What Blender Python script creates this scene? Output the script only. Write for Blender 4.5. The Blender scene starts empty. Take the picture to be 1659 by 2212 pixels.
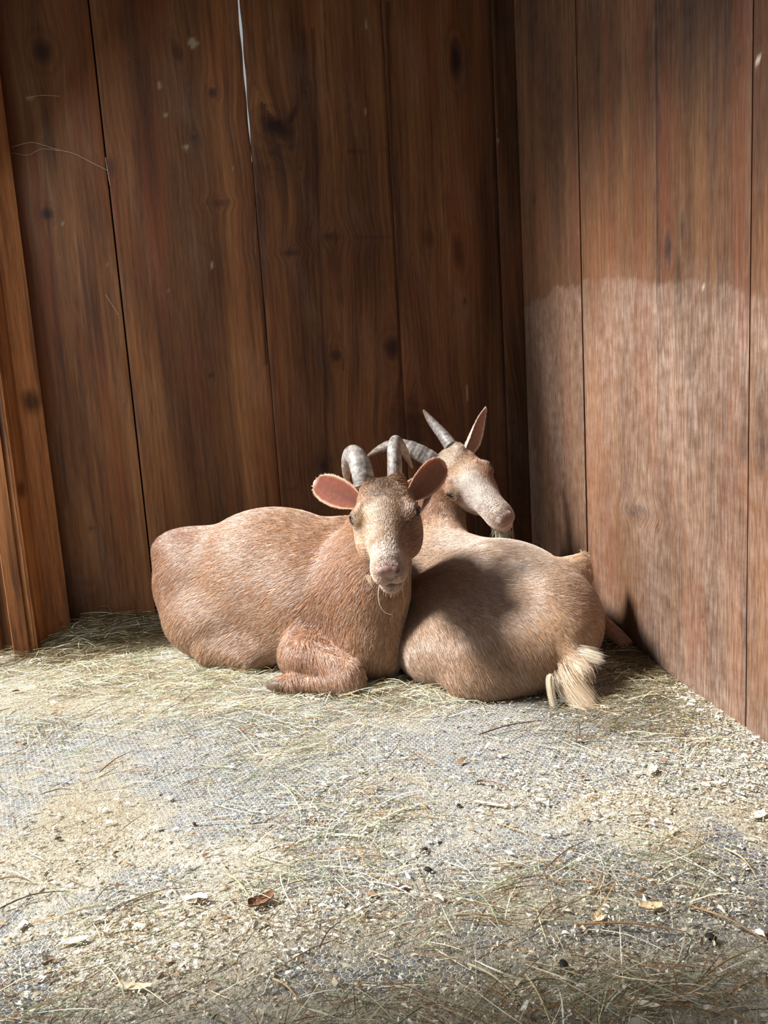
import bpy, math, random
import numpy as np
from mathutils import Vector, Matrix, Euler

random.seed(7)
rng = np.random.default_rng(7)
SC = bpy.context.scene
COL = SC.collection

# ------------------------------------------------------------------ camera
FPX, CX, CY, CAM_H = 1534.0, 829.5, 1106.0, 0.80
_d = np.array([1505 - CX, 11850 - CY, FPX]); _d /= np.linalg.norm(_d)
_up = -_d
_F = np.array([0, 0, 1.0]) - _d[2] * _d; _F /= np.linalg.norm(_F)
_R = np.cross(_F, _up); _R /= np.linalg.norm(_R)
if _R[0] < 0: _R = -_R
CM = np.array([_R, _F, _up])                 # world = CM @ (image right, image down, forward)
CPOS = np.array([0, 0, CAM_H])

def ray(x, y): return CM @ np.array([x - CX, y - CY, FPX])
def fl(x, y, z=0.0):                          # point of the plane z seen at a picture position
    r = ray(x, y); return r * ((z - CAM_H) / r[2]) + CPOS
def at(x, y, Y):                              # point at depth Y
    r = ray(x, y); return r * (Y / r[1]) + CPOS
def on_plane(x, y, P, n):
    r = ray(x, y); return CPOS + r * (np.dot(P - CPOS, n) / np.dot(r, n))

cam_d = bpy.data.cameras.new('camera'); cam = bpy.data.objects.new('camera', cam_d); COL.objects.link(cam)
cam_d.sensor_fit = 'VERTICAL'; cam_d.sensor_height = 36.0; cam_d.lens = FPX / 2212 * 36.0
cam_d.clip_start = 0.02
cam.matrix_world = Matrix([[CM[0, 0], -CM[0, 1], -CM[0, 2], 0],
                           [CM[1, 0], -CM[1, 1], -CM[1, 2], 0],
                           [CM[2, 0], -CM[2, 1], -CM[2, 2], CAM_H], [0, 0, 0, 1]])
SC.camera = cam

# ------------------------------------------------------------------ world, sun, doorway light, exposure
SC.view_settings.view_transform = 'Standard'
SC.view_settings.look = 'None'
SC.view_settings.gamma = 1.0
SC.view_settings.use_curve_mapping = False
SC.view_settings.exposure = 0.0
W = bpy.data.worlds.new('world'); SC.world = W; W.use_nodes = True
W.node_tree.nodes['Background'].inputs[0].default_value = (0.91, 0.95, 1.0, 1)
W.node_tree.nodes['Background'].inputs[1].default_value = 0.41

SUN_AZ, SUN_EL = math.radians(8), math.radians(45)      # direction the light travels, height of the sun
sd = Vector((math.cos(SUN_AZ) * math.cos(SUN_EL), math.sin(SUN_AZ) * math.cos(SUN_EL), -math.sin(SUN_EL)))
sl = bpy.data.lights.new('sun', 'SUN'); so = bpy.data.objects.new('sun', sl); COL.objects.link(so)
so.rotation_euler = sd.to_track_quat('-Z', 'Y').to_euler()
sl.energy = 10.0; sl.angle = math.radians(12); sl.color = (1.0, 0.98, 0.95)

al = bpy.data.lights.new('doorway_daylight', 'AREA'); ao = bpy.data.objects.new('doorway_daylight', al); COL.objects.link(ao)
al.shape = 'RECTANGLE'; al.size = 1.15; al.size_y = 2.4; al.energy = 34; al.color = (0.86, 0.93, 1.0)
ao.location = (-1.55, 1.80, 1.45)
ao.rotation_euler = Vector((1, -.08, -0.8)).to_track_quat('-Z', 'Y').to_euler()

# ------------------------------------------------------------------ helpers
def link(o, parent=None):
    COL.objects.link(o)
    if parent is not None: o.parent = parent
    return o
def tag(o, label=None, cat=None, group=None, kind=None):
    if label: o['label'] = label
    if cat: o['category'] = cat
    if group: o['group'] = group
    if kind: o['kind'] = kind
    return o
def fast_mesh(name, V, Q, mat=None, parent=None, smooth=True, cols=None, vecs=None, mats=None, mi=None, tris=None):
    me = bpy.data.meshes.new(name)
    V = np.asarray(V, dtype=np.float32); Q = np.asarray(Q, dtype=np.int32).reshape(-1, 4)
    nt = 0 if tris is None else len(tris)
    me.vertices.add(len(V)); me.vertices.foreach_set('co', V.ravel())
    me.loops.add(Q.size + nt * 3); me.polygons.add(len(Q) + nt)
    li = Q.ravel()
    ls = np.arange(len(Q), dtype=np.int32) * 4
    lt = np.full(len(Q), 4, dtype=np.int32)
    if nt:
        tr = np.asarray(tris, dtype=np.int32)
        li = np.concatenate([li, tr.ravel()])
        ls = np.concatenate([ls, Q.size + np.arange(nt, dtype=np.int32) * 3]).astype(np.int32)
    me.loops.foreach_set('vertex_index', li.astype(np.int32))
    me.polygons.foreach_set('loop_start', ls)
    if smooth: me.polygons.foreach_set('use_smooth', np.ones(len(ls), dtype=bool))
    for k, a in (cols or {}).items():
        at_ = me.attributes.new(k, 'FLOAT_COLOR', 'POINT')
        a = np.asarray(a, dtype=np.float32)
        if a.shape[1] == 3: a = np.hstack([a, np.ones((len(a), 1), np.float32)])
        at_.data.foreach_set('color', a.ravel())
    for k, a in (vecs or {}).items():
        at_ = me.attributes.new(k, 'FLOAT_VECTOR', 'POINT')
        at_.data.foreach_set('vector', np.asarray(a, dtype=np.float32).ravel())
    if mats:
        for m in mats: me.materials.append(m)
        if mi is not None: me.polygons.foreach_set('material_index', np.asarray(mi, dtype=np.int32))
    elif mat: me.materials.append(mat)
    me.update(calc_edges=True); me.validate()
    return link(bpy.data.objects.new(name, me), parent)

class NB:
    """small node-building helper"""
    def __init__(s, name):
        s.m = bpy.data.materials.new(name); s.m.use_nodes = True; s.t = s.m.node_tree
        s.b = s.t.nodes['Principled BSDF']
    def n(s, typ, **kw):
        nd = s.t.nodes.new(typ)
        for k, v in kw.items():
            if k.startswith('i_'):
                nd.inputs[k[2:].replace('_', ' ')].default_value = v
            else: setattr(nd, k, v)
        return nd
    def l(s, a, b): s.t.links.new(a, b)
    def math(s, op, a, b=None, c=None, clamp=False):
        nd = s.t.nodes.new('ShaderNodeMath'); nd.operation = op; nd.use_clamp = clamp
        for i, v in enumerate((a, b, c)):
            if v is None: continue
            if isinstance(v, (int, float)): nd.inputs[i].default_value = v
            else: s.l(v, nd.inputs[i])
        return nd.outputs[0]
    def vm(s, op, a, b=None, out=0):
        nd = s.t.nodes.new('ShaderNodeVectorMath'); nd.operation = op
        for i, v in enumerate((a, b)):
            if v is None: continue
            if isinstance(v, (tuple, list)): nd.inputs[i].default_value = v
            else: s.l(v, nd.inputs[i])
        return nd.outputs[out]
    def noise(s, vec, scale, detail=3, rough=.55, dist=0, out=0):
        nd = s.n('ShaderNodeTexNoise'); nd.inputs['Scale'].default_value = scale
        nd.inputs['Detail'].default_value = detail; nd.inputs['Roughness'].default_value = rough
        nd.inputs['Distortion'].default_value = dist
        s.l(vec, nd.inputs['Vector']); return nd.outputs[out]
    def ramp(s, f, stops, interp='LINEAR'):
        nd = s.n('ShaderNodeValToRGB'); r = nd.color_ramp; r.interpolation = interp
        while len(r.elements) < len(stops): r.elements.new(.5)
        for e, (p, c) in zip(r.elements, stops):
            e.position = p; e.color = (*c, 1) if len(c) == 3 else c
        s.l(f, nd.inputs[0]); return nd.outputs[0]
    def mix(s, f, a, b, mode='MIX'):
        nd = s.n('ShaderNodeMix', data_type='RGBA', blend_type=mode)
        for i, v in ((0, f), (6, a), (7, b)):
            if isinstance(v, (int, float)): nd.inputs[i].default_value = v
            elif isinstance(v, tuple): nd.inputs[i].default_value = (*v, 1) if len(v) == 3 else v
            else: s.l(v, nd.inputs[i])
        return nd.outputs[2]
    def mr(s, v, a, b, c=0.0, d=1.0, smooth=False):
        nd = s.n('ShaderNodeMapRange')
        if smooth: nd.interpolation_type = 'SMOOTHSTEP'
        s.l(v, nd.inputs[0])
        for i, x in enumerate((a, b, c, d)): nd.inputs[i + 1].default_value = x
        return nd.outputs[0]
    def bump(s, h, strength=.5, dist=.002, nrm=None):
        nd = s.n('ShaderNodeBump'); nd.inputs['Strength'].default_value = strength
        nd.inputs['Distance'].default_value = dist; s.l(h, nd.inputs['Height'])
        if nrm is not None: s.l(nrm, nd.inputs['Normal'])
        s.l(nd.outputs[0], s.b.inputs['Normal']); return nd.outputs[0]

def C(r, g, b):
    f = lambda v: (v / 255 / 12.92) if v / 255 <= .04045 else ((v / 255 + .055) / 1.055) ** 2.4
    return (f(r), f(g), f(b))

def simple_mat(name, col, rough=.6, nscale=60, var=.25, bump=0.0, spec=.4):
    k = NB(name); tc = k.n('ShaderNodeTexCoord').outputs['Object']
    n = k.noise(tc, nscale, 4)
    c = k.ramp(n, [(.3, tuple(x * (1 - var) for x in col)), (.7, tuple(min(1, x * (1 + var)) for x in col))])
    k.l(c, k.b.inputs['Base Color']); k.b.inputs['Roughness'].default_value = rough
    k.b.inputs['Specular IOR Level'].default_value = spec
    if bump: k.bump(n, bump, .002)
    return k.m

def attr_mat(name, rough=.8, var=.2, nscale=200, spec=.3, trans=0.0):
    k = NB(name); a = k.n('ShaderNodeAttribute', attribute_name='col')
    tc = k.n('ShaderNodeTexCoord').outputs['Object']; n = k.noise(tc, nscale, 2)
    c = k.mix(1.0, a.outputs[0], k.ramp(n, [(.3, (1 - var,) * 3), (.7, (1 + var,) * 3)]), 'MULTIPLY')
    k.l(c, k.b.inputs['Base Color']); k.b.inputs['Roughness'].default_value = rough
    k.b.inputs['Specular IOR Level'].default_value = spec
    return k.m

# ------------------------------------------------------------------ wood
def wood_material(name):
    k = NB(name)
    wc = k.n('ShaderNodeAttribute', attribute_name='wc').outputs['Vector']     # across, up, board seed
    wd = k.n('ShaderNodeAttribute', attribute_name='wd')                       # tone, knot, grain shift
    wt = k.n('ShaderNodeAttribute', attribute_name='wt')                       # dusting with painted light spill, stain, specks
    s1 = k.n('ShaderNodeSeparateColor'); k.l(wd.outputs[0], s1.inputs[0])
    s2 = k.n('ShaderNodeSeparateColor'); k.l(wt.outputs[0], s2.inputs[0])
    sx = k.n('ShaderNodeSeparateXYZ'); k.l(wc, sx.inputs[0])
    u = k.math('ADD', sx.outputs[0], s1.outputs[2])
    def vec(a, b):
        c = k.n('ShaderNodeCombineXYZ'); k.l(k.math('MULTIPLY', u, a), c.inputs[0])
        k.l(k.math('MULTIPLY', sx.outputs[1], b), c.inputs[1]); k.l(k.math('MULTIPLY', sx.outputs[2], 7.3), c.inputs[2])
        return c.outputs[0]
    fine = k.noise(vec(240, 13), 1, 4, .65)
    mid = k.noise(vec(42, 1.4), 1, 3, .6, .4)
    big = k.noise(vec(7, .9), 1, 2, .5)
    lowu = k.noise(vec(5, .55), 1, 2, .5)
    rings = k.math('SINE', k.math('ADD', k.math('MULTIPLY', u, 300), k.math('MULTIPLY', lowu, 26)))
    rings = k.mr(rings, -1, 1, 0, 1)
    f = k.math('ADD', k.math('MULTIPLY', fine, .24), k.math('MULTIPLY', mid, .26))
    f = k.math('ADD', f, k.math('MULTIPLY', big, .46))
    f = k.math('ADD', f, k.math('MULTIPLY', rings, .035))
    base = k.ramp(f, [(.34, C(78, 46, 27)), (.45, C(118, 74, 42)), (.56, C(146, 97, 58)), (.70, C(178, 130, 88))])
    tone = k.mr(s1.outputs[0], 0, 1, .05, 1.65)
    cmb = k.n('ShaderNodeCombineColor')
    for i in range(3): k.l(tone, cmb.inputs[i])
    base = k.mix(1.0, base, cmb.outputs[0], 'MULTIPLY')
    stk = k.noise(vec(26, 1.3), 1, 4, .6, .3)
    base = k.mix(k.mr(stk, .54, .68, 0, .62), base, C(58, 36, 26))
    hue = k.noise(vec(8, .9), 1, 3, .6)
    base = k.mix(k.mr(hue, .5, .68, 0, .45), base, C(120, 62, 34))
    base = k.mix(s1.outputs[1], base, C(38, 20, 16))
    mott = k.noise(wc, 22, 5, .65)
    base = k.mix(k.math('MULTIPLY', s2.outputs[1], k.mr(mott, .35, .6, .3, 1)), base, C(48, 30, 22))
    grey = k.mix(k.mr(fine, .4, .6), C(122, 102, 90), C(172, 150, 134))
    base = k.mix(k.math('MULTIPLY', s2.outputs[0], k.mr(mott, .3, .65, .35, 1)), base, grey)
    scr = k.noise(vec(30, 30), 1, 5, .7)
    base = k.mix(k.mr(scr, .68, .8, 0, .25), base, C(190, 170, 150))
    base = k.mix(s2.outputs[2], base, C(205, 190, 165))
    k.l(base, k.b.inputs['Base Color'])
    k.l(k.mr(f, .3, .7, .62, .5), k.b.inputs['Roughness'])
    k.b.inputs['Specular IOR Level'].default_value = .2
    hgt = k.math('ADD', k.math('MULTIPLY', fine, .6), k.math('MULTIPLY', mid, .9))
    hgt = k.math('SUBTRACT', hgt, k.math('MULTIPLY', s1.outputs[1], .5))
    k.bump(hgt, .32, .004)
    return k.m
WOOD = wood_material('weathered_boards')
DARK = simple_mat('dark_backing', C(30, 20, 14), .9, 20)

def smooth_noise(u, v, su, sv, seed):
    r = np.random.default_rng(seed); out = np.zeros_like(u)
    for i in range(6):
        a, b, c = r.normal(size=3)
        out += np.sin(u * su * (a * 1.5) + v * sv * (b * 1.5) + c * 7)
    return out / 6

def board_wall(name, P, dirv, nrm, edges, top, feats, tone_fn, gaps, thick=.024, cell=.008, z0=-.01, wid=None, proud=None, wt_fn=None, backing=True, slit=None):
    """vertical boards on the plane through P along dirv; edges are distances along dirv; front faces face nrm"""
    Vs, Qs, WC, WD, WT = [], [], [], [], []
    off = 0
    up = np.array([0, 0, 1.0])
    for i in range(len(edges) - 1):
        a, b = edges[i] + gaps[i], edges[i + 1] - gaps[i + 1]
        nu, nv = max(3, int((b - a) / cell)), int((top - z0) / (cell * 1.5))
        u = np.linspace(a, b, nu + 1); v = np.linspace(z0, top, nv + 1)
        U, Vv = np.meshgrid(u, v, indexing='ij')
        if slit and i in slit:
            side, fn = slit[i]
            wgt = np.clip((U - (b - .05)) / .05, 0, 1) if side > 0 else np.clip(((a + .05) - U) / .05, 0, 1)
            U = U - side * wgt * fn(Vv)
        pr = proud[i] if proud else 0
        edge = np.minimum(U - a, b - U)
        bend = .0012 * smooth_noise(U, Vv, 9, 2, 50 + i)
        D = pr + bend - .003 * np.exp(-(edge / .003) ** 2)
        front = P + U[..., None] * dirv + Vv[..., None] * up + D[..., None] * nrm
        seed = i + 1.37
        tone, knot, warp, dust_light, stain, speck = tone_fn(U, Vv, i)
        n = (nu + 1) * (nv + 1)
        idx = np.arange(n).reshape(nu + 1, nv + 1) + off
        Vs.append(front.reshape(-1, 3))
        q = np.stack([idx[:-1, :-1], idx[1:, :-1], idx[1:, 1:], idx[:-1, 1:]], -1).reshape(-1, 4)
        if np.dot(np.cross(dirv, up), nrm) < 0: q = q[:, ::-1]
        Qs.append(q)
        WC.append(np.stack([U, Vv, np.full_like(U, seed)], -1).reshape(-1, 3))
        WD.append(np.stack([tone, knot, warp], -1).reshape(-1, 3)); WT.append(np.stack([dust_light, stain, speck], -1).reshape(-1, 3))
        off += n
        # side and back faces
        for (ia, s) in ((0, 1), (nu, -1)):
            fr = front[ia]; bk = fr - (thick + pr) * nrm
            vv = np.concatenate([fr, bk]); m = len(fr)
            ii = np.arange(m - 1)
            q = np.stack([ii, ii + 1, ii + 1 + m, ii + m], -1) + off
            if (np.dot(np.cross(dirv, up), nrm) < 0) != (s < 0): q = q[:, ::-1]
            Vs.append(vv); Qs.append(q)
            WC.append(np.stack([np.repeat(U[ia][None], 2, 0).ravel() + np.repeat([0, .02], m), np.tile(Vv[ia], 2), np.full(2 * m, seed)], -1))
            WD.append(np.stack([np.tile(tone[ia], 2), np.tile(knot[ia], 2), np.tile(warp[ia], 2)], -1)); WT.append(np.zeros((2 * m, 3)))
            off += 2 * m
    V = np.concatenate(Vs); Q = np.concatenate(Qs)
    WC, WD, WT = map(np.concatenate, (WC, WD, WT))
    mi = np.zeros(len(Q), int)
    if backing:
        for (a, b, za, zb) in backing:
            c = [P + s * dirv + z * up - d * nrm for d in (thick, thick + .02) for s, z in ((a, za), (b, za), (b, zb), (a, zb))]
            f = [[0, 1, 2, 3], [4, 7, 6, 5], [0, 4, 5, 1], [1, 5, 6, 2], [2, 6, 7, 3], [3, 7, 4, 0]]
            Q = np.concatenate([Q, np.array(f) + len(V)]); V = np.concatenate([V, np.array(c)])
            mi = np.concatenate([mi, np.ones(6, int)])
            z8 = np.zeros((8, 3)); WC = np.concatenate([WC, z8]); WD = np.concatenate([WD, z8]); WT = np.concatenate([WT, z8])
    o = fast_mesh(name, V, Q, cols={'wd': WD, 'wt': WT}, vecs={'wc': WC}, mats=[WOOD, DARK], mi=mi)
    return tag(o, kind='structure')

def knot_fields(U, V, knots, uvf):
    """knots: (px, py, half width px, half height px, strength, shear)"""
    K = np.zeros_like(U); Wp = np.zeros_like(U)
    for (px, py, rw, rh, st, sh) in knots:
        ku, kv, sc = uvf(px, py)
        a, b = rw / sc, rh / sc
        du = U - ku; dv = V - kv
        du2 = du - sh * dv
        r = np.sqrt((du2 / a) ** 2 + (dv / b) ** 2) + .18 * smooth_noise(U, V, 60, 60, int(px * 7 + py))
        K = np.maximum(K, st * np.clip(1.45 - r, 0, 1) ** .8)
        ring = st * .55 * np.exp(-((r - 1.9) / .25) ** 2)
        K = np.maximum(K, ring * .5)
        Wp += -np.sign(du2 + 1e-6) * a * .9 * np.exp(-np.abs(du2) / (a * 3)) * np.exp(-(dv / (b * 3.2)) ** 2)
    return K, Wp

CORNER = fl(1154, 1250)
_l = fl(160, 1379) - CORNER; BD = _l / np.linalg.norm(_l)            # along the back wall, to the left
_r = fl(1659, 1601) - CORNER; RD = _r / np.linalg.norm(_r)           # along the right wall, towards us
BN = np.array([-BD[1], BD[0], 0]); BN = BN if BN[1] < 0 else -BN
RN = np.array([-RD[1], RD[0], 0]); RN = RN if RN[0] < 0 else -RN
def uv_back(px, py):
    p = on_plane(px, py, CORNER, BN); dd = p - CORNER
    return float(dd @ BD), float(dd[2]), FPX / p[1]
def uv_right(px, py):
    p = on_plane(px, py, CORNER, RN); dd = p - CORNER
    return float(dd @ RD), float(dd[2]), FPX / p[1]

# back wall
BE = [0.0] + [uv_back(x, 600)[0] for x in (1083, 857, 566, 257)] + [uv_back(-40, 600)[0], uv_back(-400, 600)[0]]
bk_knots = [(92, 112, 17, 22, .8, 0), (102, 462, 11, 12, .9, 0), (598, 275, 26, 20, 1, .5), (632, 250, 9, 20, .8, -.6), (985, 130, 12, 34, .95, 0), (725, 768, 12, 12, .8, 0),
            (848, 752, 16, 22, .9, 0), (460, 200, 8, 9, .9, 0), (420, 298, 7, 6, .8, 0), (925, 516, 13, 16, .5, 0), (990, 545, 12, 34, .6, .1),
            (1004, 650, 4, 5, .9, 0), (700, 1008, 9, 14, .9, 0), (382, 110, 10, 20, .6, .2), (715, 512, 26, 8, .6, 0), (722, 560, 14, 40, .45, 0),
            (630, 545, 18, 4, .8, -.3), (477, 438, 16, 4, .7, 0), (457, 812, 6, 4, .8, 0), (198, 1140, 6, 5, .7, 0), (240, 360, 10, 18, .5, 0), (905, 925, 40, 26, .45, 0),
            (735, 640, 7, 30, .4, 0), (1092, 940, 30, 50, .35, 0)]
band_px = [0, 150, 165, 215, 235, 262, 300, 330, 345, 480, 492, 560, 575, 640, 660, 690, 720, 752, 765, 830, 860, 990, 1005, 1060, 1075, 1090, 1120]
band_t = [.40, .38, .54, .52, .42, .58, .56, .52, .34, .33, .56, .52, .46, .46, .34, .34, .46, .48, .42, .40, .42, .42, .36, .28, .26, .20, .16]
band_u = np.array([uv_back(x, 600)[0] for x in band_px])[::-1]; band_tt = np.array(band_t)[::-1]
def line_dark(U, V, pts, w, st, uvf, seed=3):
    out = np.zeros_like(U)
    P2 = [uvf(*p) for p in pts]
    vs = np.array([p[1] for p in P2])[::-1]; us = np.array([p[0] for p in P2])[::-1]
    o = np.argsort(vs); uu = np.interp(V, vs[o], us[o]) + .004 * smooth_noise(V, V, 9, 13, seed)
    m = (V > vs.min()) & (V < vs.max())
    return np.where(m, st * np.exp(-((U - uu) / w) ** 2), 0)
def back_fields(U, V, i):
    K, Wp = knot_fields(U, V, bk_knots, uv_back)
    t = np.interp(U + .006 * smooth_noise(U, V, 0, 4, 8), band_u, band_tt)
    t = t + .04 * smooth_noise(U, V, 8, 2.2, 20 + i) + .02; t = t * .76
    for pts, w, st in (([(555, 420), (572, 640), (575, 790)], .006, .8), ([(676, 60), (684, 330), (690, 560), (702, 800), (706, 1060)], .006, .75),
                       ([(700, 30), (716, 400), (738, 640), (742, 800)], .003, .6), ([(655, 60), (660, 300), (668, 500)], .014, .3),
                       ([(838, 0), (846, 330), (862, 520), (862, 760), (868, 1050)], .009, .7), ([(1070, 0), (1092, 900)], .01, .5),
                       ([(95, 300), (120, 700), (140, 1100)], .004, .4), ([(165, 600), (180, 1000)], .003, .4), ([(300, 300), (330, 900)], .003, .35)):
        K = np.maximum(K, line_dark(U, V, pts, w, st, uv_back, int(w * 9e3)))
    for (x0, x1, y) in ((752, 850, 328), (762, 862, 514), (560, 640, 1058)):
        u0, v0, s = uv_back(x0, y); u1, v1, s = uv_back(x1, y - 4)
        vv = np.interp(U, [u1, u0], [v1, v0])
        K = np.maximum(K, .45 * np.exp(-((V - vv) / .004) ** 2) * ((U > u1) & (U < u0)))
    stain = .35 * np.clip(smooth_noise(U, V, 14, 5, 31), 0, 1)
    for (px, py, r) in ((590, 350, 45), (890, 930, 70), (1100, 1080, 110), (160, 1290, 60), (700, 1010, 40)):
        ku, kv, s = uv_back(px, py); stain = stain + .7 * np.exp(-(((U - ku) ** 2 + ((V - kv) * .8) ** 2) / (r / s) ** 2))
    dust_light = .12 * np.clip(smooth_noise(U, V, 20, 9, 77), 0, 1)
    spk = np.zeros_like(U)
    for (px, py, r, rr) in ((415, 92, 15, 12), (345, 185, 5, 12), (402, 318, 9, 8), (358, 248, 5, 8), (458, 573, 7, 7), (370, 378, 14, 3), (877, 252, 5, 3), (790, 55, 3, 12), (788, 240, 2, 22),
                            (505, 362, 2, 9), (366, 630, 3, 10), (1074, 300, 3, 30), (135, 485, 3, 4), (128, 555, 3, 4), (232, 575, 3, 5), (66, 215, 12, 3), (100, 470, 2, 3), (1010, 850, 3, 24), (1140, 60, 2, 5)):
        ku, kv, s = uv_back(px, py)
        rr_ = np.sqrt(((U - ku) / (.62 * r / s)) ** 2 + ((V - kv) / (.7 * rr / s)) ** 2) + .45 * smooth_noise(U, V, 190, 160, int(px + py))
        spk = np.maximum(spk, .28 * np.clip((1.15 - rr_) * 3, 0, 1))
    return np.clip(t, 0, 1), np.clip(K, 0, 1), Wp, np.clip(dust_light, 0, 1), np.clip(stain, 0, 1), spk
u3 = BE[3]
vt = uv_back(544, 345)[1]
def slitf(V): return np.where(V > vt, .0008 + .0030 * np.clip((V - vt) / .45, 0, 1) + .0012 * np.sin(V * 37), 0)
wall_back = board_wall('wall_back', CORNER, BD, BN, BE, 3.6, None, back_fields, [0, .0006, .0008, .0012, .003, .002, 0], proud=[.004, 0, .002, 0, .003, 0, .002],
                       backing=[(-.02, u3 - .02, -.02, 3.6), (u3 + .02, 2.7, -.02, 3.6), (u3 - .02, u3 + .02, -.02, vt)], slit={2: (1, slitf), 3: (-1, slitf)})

# right wall
RE = [0.0] + [uv_right(x, 600)[0] for x in (1258, 1420, 1622)]
RE += [RE[-1] + .34, RE[-1] + .68, RE[-1] + 1.02, RE[-1] + 1.36]
rt_knots = [(1447, 540, 13, 34, 1, 0), (1478, 492, 9, 30, .7, 0), (1470, 610, 9, 26, .7, 0), (1385, 1102, 34, 9, 1, .0), (1372, 1108, 26, 5, 1, .0), (1158, 432, 9, 6, .8, 0), (1640, 115, 8, 14, .3, 0),
            (1648, 960, 16, 30, .8, 0), (1600, 130, 14, 12, .35, 0), (1505, 900, 5, 60, .3, 0), (1258, 300, 3, 10, .7, 0)]
def right_fields(U, V, i):
    K, Wp = knot_fields(U, V, rt_knots, uv_right)
    t = np.array([.22, .25, .21, .26, .24, .24, .24, .24])[i] + .11 * smooth_noise(U, V, 9, 2.6, 60 + i) + .08 * smooth_noise(U, V, 38, 2.5, 90 + i)
    for pts, w, st in (([(1505, 700), (1512, 980)], .007, .7), ([(1610, 760), (1612, 1000)], .010, .75), ([(1570, 820), (1572, 960)], .007, .8), ([(1540, 900), (1548, 1150)], .006, .6), ([(1488, 760), (1494, 940)], .004, .7),
                       ([(1605, 1100), (1612, 1500)], .010, .6), ([(1400, 700), (1405, 1000)], .006, .6), ([(1340, 640), (1345, 900)], .004, .4), ([(1560, 1350), (1575, 1520)], .008, .55), ([(1645, 800), (1650, 1010)], .012, .75),
                       ([(1452, 800), (1456, 1020)], .003, .6), ([(1470, 860), (1474, 1060)], .003, .6), ([(1470, 560), (1474, 660)], .006, .8), ([(1395, 900), (1400, 1090)], .004, .5), ([(1210, 640), (1222, 900)], .008, .35)):
        K = np.maximum(K, line_dark(U, V, pts, w, st, uv_right, int(w * 9e3) + 5))
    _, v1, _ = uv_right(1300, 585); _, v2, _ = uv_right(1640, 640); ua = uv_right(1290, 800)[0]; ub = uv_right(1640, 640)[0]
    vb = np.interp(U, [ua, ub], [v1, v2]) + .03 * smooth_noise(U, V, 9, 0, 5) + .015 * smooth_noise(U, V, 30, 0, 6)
    dust_light = 1 / (1 + np.exp((V - vb) / .028)) * np.exp(-np.clip(vb - V, 0, 9) / .55) * np.clip((U - ua + .02) / .12, 0, 1)  # light spill below the header line painted in with a dusty film
    dust_light = dust_light * (.28 + .36 * smooth_noise(U, V, 9, 6, 41)) + .30 * np.clip(.5 + smooth_noise(U, V, 10, 3, 43), 0, 1) * (V < vb) + .12
    dust_light += .25 * np.exp(-(V / .12) ** 2)
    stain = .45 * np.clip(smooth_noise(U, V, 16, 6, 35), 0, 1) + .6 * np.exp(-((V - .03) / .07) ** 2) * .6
    spk = np.zeros_like(U)
    for (px, py, r, rr) in ((1523, 615, 3, 5), (1572, 636, 5, 2), (1582, 552, 2, 6), (1640, 130, 6, 12), (1600, 700, 2, 3)):
        ku, kv, s = uv_right(px, py)
        rr_ = np.sqrt(((U - ku) / (r / s)) ** 2 + ((V - kv) / (rr / s)) ** 2)
        spk = np.maximum(spk, .9 * np.clip((1.15 - rr_) * 3, 0, 1))
    return np.clip(t, 0, 1), np.clip(K, 0, 1), Wp, np.clip(dust_light, 0, .9), np.clip(stain, 0, 1), spk
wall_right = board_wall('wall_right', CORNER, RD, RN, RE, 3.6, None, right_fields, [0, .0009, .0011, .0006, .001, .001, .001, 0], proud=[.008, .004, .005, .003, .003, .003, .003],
                        backing=[(-.06, 3.4, -.02, 3.6)])

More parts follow.
